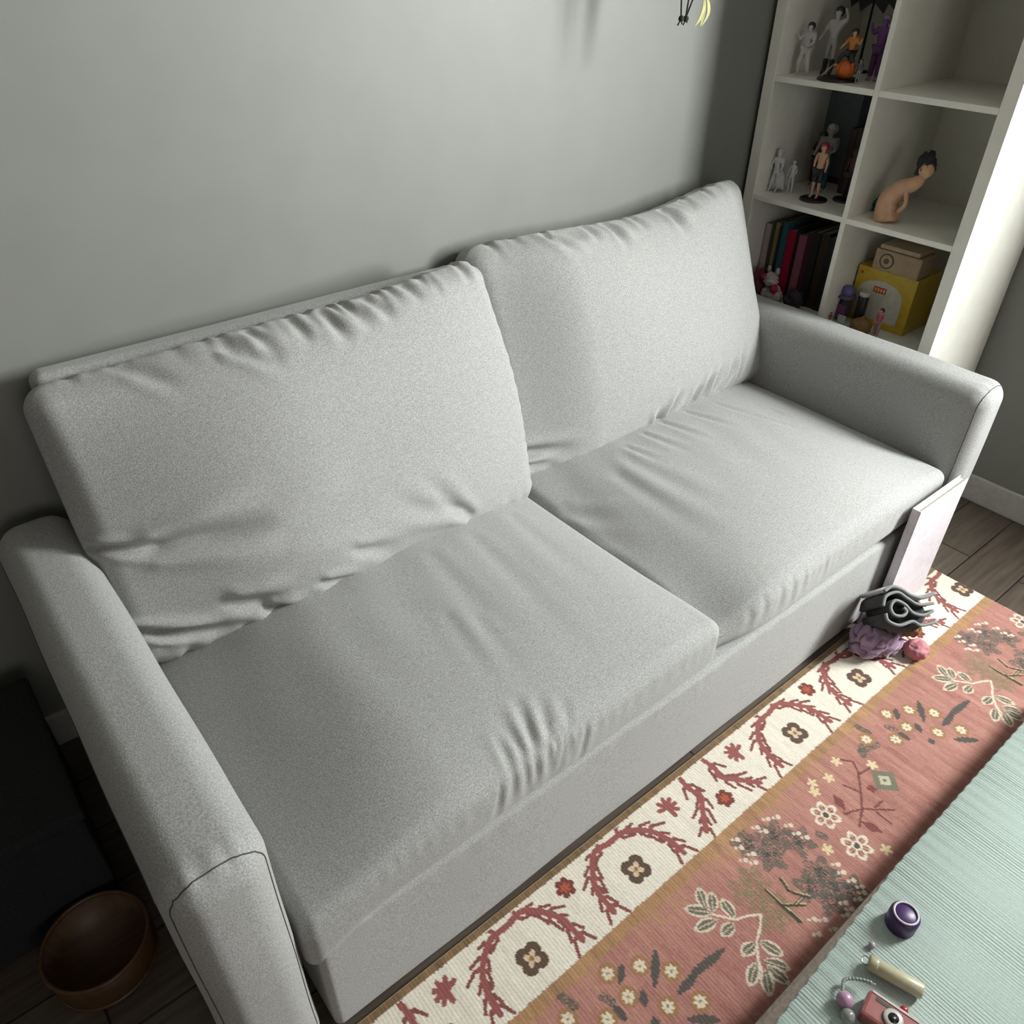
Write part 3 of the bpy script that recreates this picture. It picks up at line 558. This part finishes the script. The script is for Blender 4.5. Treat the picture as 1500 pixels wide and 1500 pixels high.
# books
def book(label, x, y, z, th, ht, dp, c, tilt=0, gr='books in the lower bookcase cell'):
    t = thing('book', label, 'book', (x, y, z+abs(math.sin(tilt))*th*.5), 0, gr); t.rotation_euler = (tilt, 0, 0)
    bm = bmesh.new(); bx(bm, (0, -th/2, 0), (dp, -th/2+.0015, ht)); bx(bm, (0, th/2-.0015, 0), (dp, th/2, ht)); bx(bm, (0, -th/2+.0015, 0), (.002, th/2-.0015, ht)); fromb('cover', bm, cm(c, .35), t)
    box('pages', (.0022, -th/2+.0017, .002), (dp-.003, th/2-.0017, ht-.003), cm((.42, .39, .33), .9), t)
    return t
yy = -.0565; BK = [('white book with a pink-tinged spine, leftmost in the lower cell', .021, .215, (.50, .40, .40)), ('dark olive book with a black spine next to the white one', .010, .222, (.05, .045, .03)), ('book with a mustard yellow spine in the lower cell', .015, .225, (.30, .25, .10)),
      ('thin black book right of the mustard one', .012, .215, (.015, .015, .018)), ('dark book with a teal top half behind the toys', .017, .232, (.03, .12, .15)), ('crimson book in the middle of the lower cell', .024, .212, (.40, .012, .05)), ('narrow black book between the crimson and the mauve ones', .011, .225, (.02, .018, .02)),
      ('dusty mauve pink book right of the crimson one', .026, .206, (.34, .12, .18)), ('dark maroon book right of the mauve one', .020, .222, (.10, .02, .035)), ('black book with a grey top near the divider', .026, .228, (.025, .025, .03)), ('tall dark brown book near the divider', .026, .232, (.05, .03, .02)), ('black book touching the divider, rightmost in the lower cell', .026, .224, (.018, .018, .02))]
for lb, th, ht, c in BK:
    book(lb, 1.205+random.uniform(-.008, .008), yy-th/2, S3, th, ht, .17, c); yy -= th+.0012
yy = -.195
for k, (th, ht, c, lb) in enumerate([(.020, .20, (.06, .02, .02), 'dark maroon'), (.020, .205, (.03, .02, .02), 'black'), (.018, .195, (.10, .06, .03), 'dark brown'), (.018, .20, (.05, .02, .04), 'dark plum'), (.02, .19, (.30, .26, .18), 'tan')]):
    book('%s book standing behind the disc-base figurine on the middle shelf' % lb, 1.325, yy-th/2, S2, th, ht-.02, .08, c, gr='books at the back of the middle shelf'); yy -= th+.0015
def blob(name, loc, rad, c, seed, amp=.25, fr=2.2, M=None, sub=4, parent=None, sq=1.0):
    from mathutils import noise
    bm = bmesh.new(); bmesh.ops.create_icosphere(bm, subdivisions=sub, radius=1)
    for v in bm.verts:
        p = v.co.copy(); nn = noise.noise(p*fr+Vector((seed*3.1, seed, 0))); rd = 1-abs(noise.noise(p*fr*1.7+Vector((0, seed*2.3, seed))))*1.6
        k = 1+amp*nn+amp*.9*(rd-.6); v.co = Vector((p.x*rad[0]*k, p.y*rad[1]*k, max(-.92, p.z*k)*rad[2]))
    zmin = min(v.co.z for v in bm.verts)
    for v in bm.verts: v.co.z -= zmin; v.co += Vector(loc)
    return fromb(name, bm, M or cm(c, .85), parent, True)
t = thing('plush_toy', 'small white plush toy with red patches in front of the books', 'plush toy', (1.155, -.155, S3)); blob('body', (0, 0, 0), (.026, .034, .026), (.50, .44, .44), 2, .3, parent=t); blob('head', (-.004, .012, .05), (.022, .024, .021), (.52, .47, .47), 5, .25, parent=t)
blob('patch', (-.018, -.016, .035), (.010, .013, .014), (.40, .03, .06), 3, .3, parent=t); blob('patch', (-.016, .030, .066), (.009, .011, .010), (.40, .03, .06), 6, .3, parent=t)
blob('ear', (0, .028, .088), (.006, .007, .011), (.5, .45, .45), 4, .1, parent=t); blob('ear', (0, -.004, .088), (.006, .007, .011), (.5, .45, .45), 7, .1, parent=t)
o = blob('plush_toy', (1.160, -.095, S3), (.022, .026, .042), (.16, .03, .05), 9, .4); tag(o, 'dark red crumpled plush toy tucked beside the white one', 'plush toy')
o = blob('plush_toy', (1.160, -.232, S3), (.022, .028, .030), (.035, .03, .04), 12, .4); tag(o, 'black and grey plush toy in front of the mauve book', 'plush toy')
# right column, middle cell
t = thing('figurine', 'peach-coloured curved figurine with black hair in the right column', 'figurine', (1.175, -.445, S2), 0, GM)
tube('body', smooth_path([(0, 0, .002), (0, .006, .035), (0, .004, .06), (0, -.018, .088), (0, -.05, .108), (0, -.07, .13)], 6), lambda q: .027*(1-q)**.55+.007, cm((.62, .36, .22), .4), t, 18)
blob('head', (0, -.070, .125), (.017, .018, .021), (.62, .37, .23), 3, .05, parent=t); blob('hair', (.006, -.062, .122), (.020, .022, .034), (.02, .02, .022), 8, .3, parent=t)
tube('arm', smooth_path([(-.01, -.035, .095), (-.02, -.05, .06), (-.015, -.035, .035)], 6), .006, cm((.62, .36, .22), .4), t)
o = blob('ornament', (1.25, -.385, S2), (.024, .032, .020), (.02, .13, .11), 14, .4); tag(o, 'teal lumpy ornament behind the peach figurine', 'ornament')
# right column, lower cell
t = thing('toy_box', 'large yellow toy carton with a white arched print and red label, lower right cell', 'box', (1.285, -.46, S3))
box('carton', (-.05, -.10, 0), (.09, .085, .165), cm((.62, .42, .03), .35), t, .002)
V = []; xx = -.0508
arc = [(-.072, .03), (-.072, .09)]+[(.002-.074*math.cos(a), .09+.050*math.sin(a)) for a in np.linspace(0, math.pi, 16)]+[(.076, .03)]
arc = [(-.072, .02)]+[(.0-.072*math.cos(a), .09+.045*math.sin(a)) for a in np.linspace(0, math.pi, 18)]+[(.072, .02)]
n = len(arc); V = [(-.0506, y, z) for y, z in arc]+[(-.0500, y, z) for y, z in arc]; Fc = [tuple(range(n))]+[(i, (i+1) % n, n+(i+1) % n, n+i) for i in range(n)]; link('print', V, Fc, cm((.60, .58, .48)), t, False)
box('label', (-.0512, -.018, .100), (-.0507, .022, .118), cm((.55, .05, .03)), t); box('dot', (-.0508, .066, .142), (-.0501, .074, .150), cm((.45, .10, .03)), t)
for k in range(4): box('letter', (-.0516, -.014+k*.009, .104), (-.0513, -.009+k*.009, .114), cm((.70, .55, .2)), t)
t = thing('cardboard_camera', 'tan box with a round lens print resting on top of the yellow carton', 'box', (1.275, -.485, S3+.1654))
box('case', (-.045, -.07, 0), (.04, .07, .060), cm((.45, .33, .20), .7), t, .004); box('lid', (-.047, -.060, .0602), (.038, .060, .074), cm((.50, .38, .25), .7), t, .004); box('stripe', (-.0478, -.0605, .0595), (-.0455, .0605, .063), cm((.12, .07, .04)), t)
for rr_, c in ((.0215, (.08, .05, .03)), (.0175, (.45, .33, .2)), (.008, (.14, .08, .04))):
    V, Fc = lathe([(rr_, 0), (rr_, .0012+.001*(.0215-rr_)/.01)], 28, Matrix.Translation((-.0452, .030, .030)) @ Matrix.Rotation(-math.pi/2, 4, 'Y')); link('lens_ring', V, Fc, cm(c), t, False)
t = thing('figurine', 'round purple-headed figurine left of the yellow carton', 'figurine', (1.195, -.383, S3), 0, 'figurines in the lower right cell')
blob('body', (0, 0, 0), (.016, .018, .042), (.05, .04, .06), 4, .15, parent=t); bm = bmesh.new(); bmesh.ops.create_uvsphere(bm, u_segments=24, v_segments=16, radius=.019, matrix=Matrix.Translation((0, 0, .092))); fromb('head', bm, cm((.13, .11, .32)), t, True)
V, Fc = lathe([(.026, .074), (.027, .077), (.016, .083)], 24); link('brim', V, Fc, cm((.10, .09, .13)), t)
box('banner', (-.018, -.014, .012), (-.015, .010, .055), cm((.16, .05, .14)), t)
t = thing('toy_tin', 'tall black cylinder tin standing in front of the yellow carton', 'tin', (1.195, -.436, S3)); V, Fc = lathe([(.0145, 0), (.015, .002), (.015, .092), (.0145, .094)], 28); link('tube', V, Fc, BLK, t); V, Fc = lathe([(.0152, .0945), (.0152, .104), (.013, .106)], 28); link('cap', V, Fc, cm((.50, .50, .44)), t)
t = thing('round_basket', 'small round woven brown basket at the front of the lower right cell', 'basket', (1.165, -.465, S3))
V, Fc = [], []; pr = [(.001, .001), (.022, .001), (.030, .010), (.031, .022), (.028, .032), (.016, .040), (.001, .042)]; V, Fc = lathe([(max(.001, r_), z) for r_, z in pr], 36); V = [((v[0])*(1+.02*math.sin(18*math.atan2(v[1], v[0]))), v[1]*(1+.02*math.sin(18*math.atan2(v[1], v[0]))), v[2]) for v in V]
link('weave', V, Fc, noisy('basket_weave', (.20, .10, .03), (.42, .24, .08), 260, (1, 1, 3), .7, .6), t); tube('knob', [(0, 0, .041), (0, 0, .048)], .004, cm((.25, .14, .05)), t)
figurine('figurine', 'small pink figurine with dark hair beside the brown basket', (1.17, -.512, S3), .085, (.55, .30, .27), dict(), top=(.58, .12, .20), trousers=(.40, .22, .25), hair=(.04, .02, .03), gr='figurines in the lower right cell', rz=-.3)
t = thing('toy_card', 'small white and teal card leaning below the purple figurine', 'card', (1.155, -.405, S3)); o = box('card', (0, -.012, 0), (.003, .012, .034), cm((.45, .47, .46)), t); o = box('band', (-.0008, -.012, .0), (-.0001, .012, .010), cm((.05, .28, .27)), t)
figurine('figurine', 'tiny orange-brown figurine at the front below the purple-headed one', (1.145, -.375, S3), .036, (.40, .16, .10), top=(.35, .10, .06), hair=(.15, .08, .05), gr='figurines in the lower right cell')

# ------------------------------------------------------------ thick padded mat on the rug and what lies on it
tb = thing('play_mat', 'thick padded mat with pale green ribbed cover and taupe edge on the rug', 'mat', (.07, -1.70, .0098))
def tp(o): o.parent = tb; o.matrix_parent_inverse = tb.matrix_basis.inverted(); return o
tp(box('padding', (-.62, -2.03, .0098), (.76, -1.3665, .100), noisy('taupe_felt', (.19, .15, .12), (.26, .21, .17), 150, rough=.95), None, .008))
NX = 1300; x0, x1 = -.613, .752; V = []; Fc = []
xs2 = np.linspace(x0, x1, NX)
def cy(x): return -1.3690-.0195*(.028-x)/.401 if x < .028 else -1.3690
rows = [0, .004, .25, .5, .75, 1]
for i, x in enumerate(xs2):
    rib = (.0003+.0002*math.sin(x*37))*math.sin(x*2*math.pi/.0064+1.5*math.sin(x*50))+.0002*math.sin(x*1500)
    y_a = cy(x)+.0008*math.sin(x*210)
    for q in rows:
        y = y_a+(-2.02-y_a)*q; V.append((x, y, .1003 if q == 0 else .1042+rib))
for i in range(NX-1):
    for j in range(len(rows)-1): a = i*len(rows)+j; Fc.append((a, a+1, a+len(rows)+1, a+len(rows)))
tp(link('cover', V, Fc, noisy('pale_green_cotton', (.50, .61, .56), (.66, .78, .72), 200, (6, 1, 1), .95, .15)))
ZT = .1055
def ball(name, loc, r, M, parent=None):
    bm = bmesh.new(); bmesh.ops.create_uvsphere(bm, u_segments=24, v_segments=14, radius=r, matrix=Matrix.Translation(loc)); return fromb(name, bm, M, parent, True)
CLR = mat('clear_resin', (.75, .80, .76), .1); CLR.node_tree.nodes['Principled BSDF'].inputs['Transmission Weight'].default_value = .6
PK = flat('glossy_dusty_red', (.42, .13, .12), .25)
# pink toy camera
t = thing('toy_camera', 'dusty red toy camera with a white lens ring on the green mat', 'toy', (-.231, -1.499, ZT)); t.rotation_euler = (0, 0, R(-78)); t.scale = (1.27,)*3
box('body', (-.030, -.0175, 0), (.036, .0175, .023), PK, t, .004)
V, Fc = lathe([(.0115, 0), (.0120, .003), (.0105, .0045), (.0065, .0045)], 28, Matrix.Translation((.004, -.001, .0225))); link('lens_ring', V, Fc, flat('white_plastic', (.7, .66, .62), .3), t)
V, Fc = lathe([(.0062, 0), (.0062, .0022)], 24, Matrix.Translation((.004, -.001, .0255))); link('lens', V, Fc, BLK, t)
box('slot', (-.020, .008, .0226), (.004, .0125, .0236), BLK, t); box('white_edge', (-.026, .0150, .0215), (.034, .0178, .0238), flat('white_plastic_edge', (.72, .6, .58), .3), t)
ball('button', (.012, .0215, .018), .0052, flat('red_plastic', (.5, .04, .04), .3), t)
# bead strap
t = thing('bead_strap', 'string of beads looped from the red toy camera', 'bead strap', (-.2515, -1.4414, ZT)); t.scale = (1.27,)*3
def L_(p): return (p[0]+.42, p[1]+1.46, p[2])
sp1 = smooth_path([L_(p) for p in [(-.436, -1.480, .004), (-.431, -1.470, .006), (-.419, -1.4545, .009), (-.410, -1.448, .010), (-.401, -1.4455, .010), (-.391, -1.453, .011), (-.384, -1.4635, .014), (-.381, -1.474, .019)]], 6); tube('cord', sp1, .0009, cm((.5, .46, .38)), t, 6)
for k in range(5, len(sp1)-2, 2):
    if k > 13: ball('small_bead', sp1[k], .0026, CLR if k % 4 else cm((.60, .57, .48), .3), t)
ball('lavender_bead', L_((-.4235, -1.459, .0105)), .0105, flat('lavender_plastic', (.60, .36, .52), .35), t)
ball('clear_bead', L_((-.4365, -1.472, .0095)), .0090, CLR, t)
tube('cord', smooth_path([L_(p) for p in [(-.428, -1.466, .008), (-.433, -1.478, .006), (-.440, -1.490, .004), (-.437, -1.503, .003)]], 5), .0009, cm((.5, .46, .38)), t, 6)
# pale tube charm
t = thing('plastic_tube', 'cream-coloured plastic tube with a metal loop lying on the green mat', 'tube', (-.165, -1.454, ZT+.0135)); t.rotation_euler = (0, 0, R(-72)); t.scale = (1.27,)*3
Mx = Matrix.Rotation(math.pi/2, 4, 'Y')
V, Fc = lathe([(.0085, 0), (.0098, .002), (.0100, .055), (.0090, .057)], 28, Matrix.Translation((-.008, 0, 0)) @ Mx); link('barrel', V, Fc, flat('cream_plastic', (.66, .62, .42), .3), t)
V, Fc = lathe([(.0092, 0), (.0102, .002), (.0102, .010), (.0095, .012)], 28, Matrix.Translation((-.0185, 0, 0)) @ Mx); link('cap', V, Fc, flat('cream_cap', (.56, .52, .34), .3), t)
tube('loop', [(-.022+.005*math.cos(a), .006*math.sin(a), 0) for a in np.linspace(0, 6.28, 17)[:-1]], .0008, mat('steel', (.5, .5, .5), .3, 1), t, 6, True)
o = ball('bead', (-.138, -1.4204, ZT+.0057), .0057, flat('pale_mauve_bead', (.52, .42, .50), .4)); tag(o, 'tiny mauve bead beside the purple bottle cap', 'bead')
t = thing('bottle_cap', 'dark purple ribbed cap with a white rim on the green mat', 'cap', (-.063, -1.431, ZT)); t.scale = (1.2,)*3; V, Fc = lathe([(.021, 0), (.021, .026), (.018, .030)], 40); V = [(v[0]*(1+.02*math.sin(20*math.atan2(v[1], v[0]))), v[1]*(1+.02*math.sin(20*math.atan2(v[1], v[0]))), v[2]) for v in V]; link('cap', V, Fc, flat('deep_purple', (.07, .02, .14), .4), t)
tube('rim', [(.0165*math.cos(a), .0165*math.sin(a), .031) for a in np.linspace(0, 6.28, 25)[:-1]], .0016, cm((.6, .58, .62)), t, 6, True)

# ------------------------------------------------------------ pile at the right end of the sofa front
CL = noisy('lavender_fleece', (.42, .27, .42), (.56, .38, .54), 300, rough=.95, bump=.3, sheen=.4)
from mathutils import noise
bm = bmesh.new(); bmesh.ops.create_icosphere(bm, subdivisions=6, radius=1)
for v in bm.verts:
    p = v.co.copy(); q = p*1.5+Vector((2.3, 5.1, .4)); f1 = noise.noise(q); rdg = abs(noise.noise(Vector((p.x*1.3+p.y*.9, p.y*3.2-p.x*.6, p.z*2.0))+Vector((4, 1, 7)))); f2 = noise.noise(p*5)
    k = 1+.28*f1-.62*max(0, .32-rdg*1.5)+.04*f2
    v.co = Vector((p.x*.085*k, p.y*.060*k, max(-.55, p.z)*.055*k))
zm = min(v.co.z for v in bm.verts)
for v in bm.verts: v.co.z -= zm; v.co += Vector((.625, -1.000, .0098))
o = fromb('fleece_cloth', bm, CL, None, True); tag(o, 'crumpled lavender fleece cloth on the rug corner by the sofa front', 'cloth')
# rolled grey blanket with pale edging
t = thing('rolled_blanket', 'rolled dark grey blanket with pale edging on top of the lavender cloth', 'blanket', (.605, -1.012, .150)); t.rotation_euler = (R(-50), 0, R(-35))
GB = noisy('dark_grey_felt', (.055, .06, .062), (.09, .095, .10), 200, rough=.95, bump=.2); WE = flat('pale_edging', (.33, .35, .34), .8)
def ribbon(nm, pts, yA, yB, th, M, pr):
    P = smooth_path([(a, 0, b) for a, b in pts], 8); V = []; Fc = []; n = len(P)
    for i, p in enumerate(P):
        a = P[min(i+1, n-1)]; b = P[max(i-1, 0)]; tn = (a-b).normalized(); nn = Vector((-tn.z, 0, tn.x))*th
        for sx, y in ((1, yA), (-1, yA), (-1, yB), (1, yB)): V.append(p+nn*sx+Vector((0, y, 0)))
    for i in range(n-1):
        for k in range(4): Fc.append((i*4+k, i*4+(k+1) % 4, i*4+4+(k+1) % 4, i*4+4+k))
    Fc += [(3, 2, 1, 0), tuple((n-1)*4+k for k in range(4))]; o = link(nm, V, Fc, M, pr)
    e = tube('edging', [p+Vector((0, yA-.001, 0)) for p in P], th*1.15, WE, pr, 8); return o
spi = [(.012, .004), (.018, -.006), (.006, -.016), (-.014, -.012), (-.020, .006), (-.006, .022), (.016, .012), (.034, -.010), (.060, -.016), (.085, -.006)]
ribbon('wrap', spi, -.045, .07, .0035, GB, t)
ribbon('fold', [(-.034, -.008), (-.030, -.026), (-.004, -.038), (.03, -.030), (.05, -.040), (.09, -.034)], -.043, .07, .0035, GB, t)
ribbon('fold', [(-.038, .010), (-.026, .034), (.004, .042), (.026, .026), (.052, .010), (.09, .012)], -.044, .07, .0035, GB, t)
o = ribbon('top_fold', [(-.030, .046), (-.010, .056), (.012, .050), (.034, .034), (.062, .026), (.095, .036)], -.046, .07, .004, flat('white_satin', (.72, .70, .72), .3), t)
bmx = blob('core', (.035, .015, -.052), (.055, .045, .048), (.05, .05, .055), 21, .15, M=GB, parent=t)
o = blob('plush_toy', (.680, -1.045, .055), (.028, .028, .030), (.26, .13, .04), 31, .3); tag(o, 'orange-brown plush toy wedged in the pile by the sofa', 'plush toy')
o = blob('plush_toy', (.672, -1.085, .0098), (.030, .028, .026), (.55, .22, .25), 33, .2); tag(o, 'coral pink plush toy at the right edge of the pile', 'plush toy')
t = thing('picture_book', 'large pale lilac picture book standing upright against the sofa front behind the pile', 'book', (.82, -.955, .0098))
LB = flat('lilac_cover', (1.0, .92, .98), .5)
bm = bmesh.new(); bx(bm, (-.118, -.010, 0), (.118, -.007, .375), .001); bx(bm, (-.118, .009, 0), (.118, .012, .375), .001); bx(bm, (-.118, -.0069, 0), (-.115, .0089, .375)); fromb('cover', bm, LB, t)
box('pages', (-.1145, -.0066, .004), (.114, .0086, .370), cm((.5, .48, .44), .9), t)

# ------------------------------------------------------------ brown wooden bin left of the sofa, hanging planter
WB = wood('warm_brown_wood', (.09, .042, .014), (.15, .075, .025), 16, .45)
t = thing('wooden_bowl', 'round brown wooden bowl on the dark floor left of the sofa arm', 'bowl', (-1.172, -.560, 0)); V, Fc = lathe([(.078, 0), (.084, .004), (.088, .075), (.084, .077), (.079, .02), (.002, .018)], 48); link('body', V, Fc, WB, t)
tube('rim', [(.0862*math.cos(a), .0862*math.sin(a), .077) for a in np.linspace(0, 2*math.pi, 41)[:-1]], .004, WB, t, 8, True); tube('foot_ring', [(.083*math.cos(a), .083*math.sin(a), .005) for a in np.linspace(0, 2*math.pi, 41)[:-1]], .004, WB, t, 8, True)

pl = thing('hanging_planter', 'macrame hanging planter, its black cord ends and yellow-green leaf tips dangling over the sofa', 'planter', (.535, -.22, 1.50))
POT = flat('terracotta', (.42, .20, .12), .7); CB = flat('black_cord', (.02, .022, .018), .9); LG = flat('leaf_green', (.16, .26, .05), .5); LY = flat('leaf_yellow', (.55, .52, .20), .5)
V, Fc = lathe([(.045, 0), (.055, .004), (.075, .11), (.082, .112), (.082, .125), (.074, .125), (.068, .10), (.002, .10)], 40); link('pot', V, Fc, POT, pl)
for a in (0, 2.09, 4.19):
    c_, s_ = math.cos(a), math.sin(a); tube('cord', smooth_path([(0, 0, .62), (.05*c_, .05*s_, .34), (.086*c_, .086*s_, .12), (.06*c_, .06*s_, .0), (-.02, 0, -.03)], 8), .0022, CB, pl, 6)
tube('cord', [(0, 0, .62), (0, 0, 1.0)], .003, CB, pl, 8)
def knot(x, z):
    o = ball('knot', (x, 0, z), .0062, CB, pl)
tube('cord_end', [(-.02, 0, -.03), (-.060, 0, -.10), (-.050, .0, -.138)], .0018, CB, pl, 6) if 0 else None
tube('cord_end', [(-.022, 0, -.03), (-.058, 0, -.09), (-.0495, 0, -.142)], .0019, CB, pl, 6); tube('cord_end', [(-.02, 0, -.03), (-.030, 0, -.09), (-.0345, 0, -.142)], .0019, CB, pl, 6); tube('cord_end', [(-.02, 0, -.03), (-.018, 0, -.11), (-.0335, 0, -.142)], .0019, CB, pl, 6)
knot(-.0485, -.144); knot(-.0335, -.145)
for a, b in (((-.0485, 0, -.145), (-.058, 0, -.156)), ((-.0485, 0, -.145), (-.044, 0, -.154)), ((-.0335, 0, -.146), (-.040, 0, -.156)), ((-.0335, 0, -.146), (-.028, 0, -.152))): tube('tassel', [a, b], .0016, CB, pl, 6)
def leaf(path, wd, M):
    P = smooth_path(path, 6); V = []; Fc = []; n = len(P)
    for i, p in enumerate(P):
        q = i/(n-1); w_ = wd*math.sin(math.pi*min(1, .12+q*.86))**.8; 
        for s, dz in ((-1, .15), (0, -.1), (1, .15)): V.append(p+Vector((s*w_*.9, -dz*w_*2, 0)))
        for s, dz in ((1, .15), (0, -.1), (-1, .15)): V.append(p+Vector((s*w_*.9, -dz*w_*2+.0012, 0)))
    for i in range(n-1):
        for k in range(6): Fc.append((i*6+k, i*6+(k+1) % 6, i*6+6+(k+1) % 6, i*6+6+k))
    Fc += [(5, 4, 3, 2, 1, 0), tuple((n-1)*6+k for k in range(6))]; return link('leaf', V, Fc, M, pl)
tube('stem', smooth_path([(.04, -.02, .12), (.08, -.03, .06), (.045, -.01, -.04), (.018, 0, -.112)], 6), .0030, LG, pl, 8); tube('stem', smooth_path([(.05, -.01, .12), (.09, -.02, .04), (.045, -.0, -.05), (.026, 0, -.112)], 6), .0030, LG, pl, 8)
leaf([(.018, 0, -.108), (.020, 0, -.128), (.010, 0, -.150), (-.002, .0, -.160)], .0055, LY); leaf([(.026, 0, -.108), (.035, 0, -.124), (.036, 0, -.142), (.020, 0, -.162)], .0055, LY); leaf([(.022, 0, -.108), (.026, .002, -.13), (.022, .002, -.15), (.016, .0, -.163)], .005, flat('leaf_olive', (.34, .36, .12), .5))
g = np.random.RandomState(3)
for k in range(26):
    a = g.uniform(0, 6.28); r_ = g.uniform(.08, .19); zt = g.uniform(-.04, .22)
    leaf([(.03*math.cos(a), .03*math.sin(a), .12), (.6*r_*math.cos(a), .45*r_*math.sin(a)*.8, .18+.5*zt), (r_*math.cos(a), .8*r_*math.sin(a), .06+zt)], g.uniform(.012, .02), LG)

t = thing('storage_crate', 'black fabric storage crate on the floor behind the wooden bowl, left of the sofa', 'crate', (-1.30, -.27, 0)); BF = noisy('black_fabric', (.010, .010, .012), (.022, .022, .025), 200, rough=.95)
box('body', (-.19, -.19, .0), (.19, .19, .26), BF, t, .01); box('lid', (-.195, -.195, .2605), (.195, .195, .285), BF, t, .008)
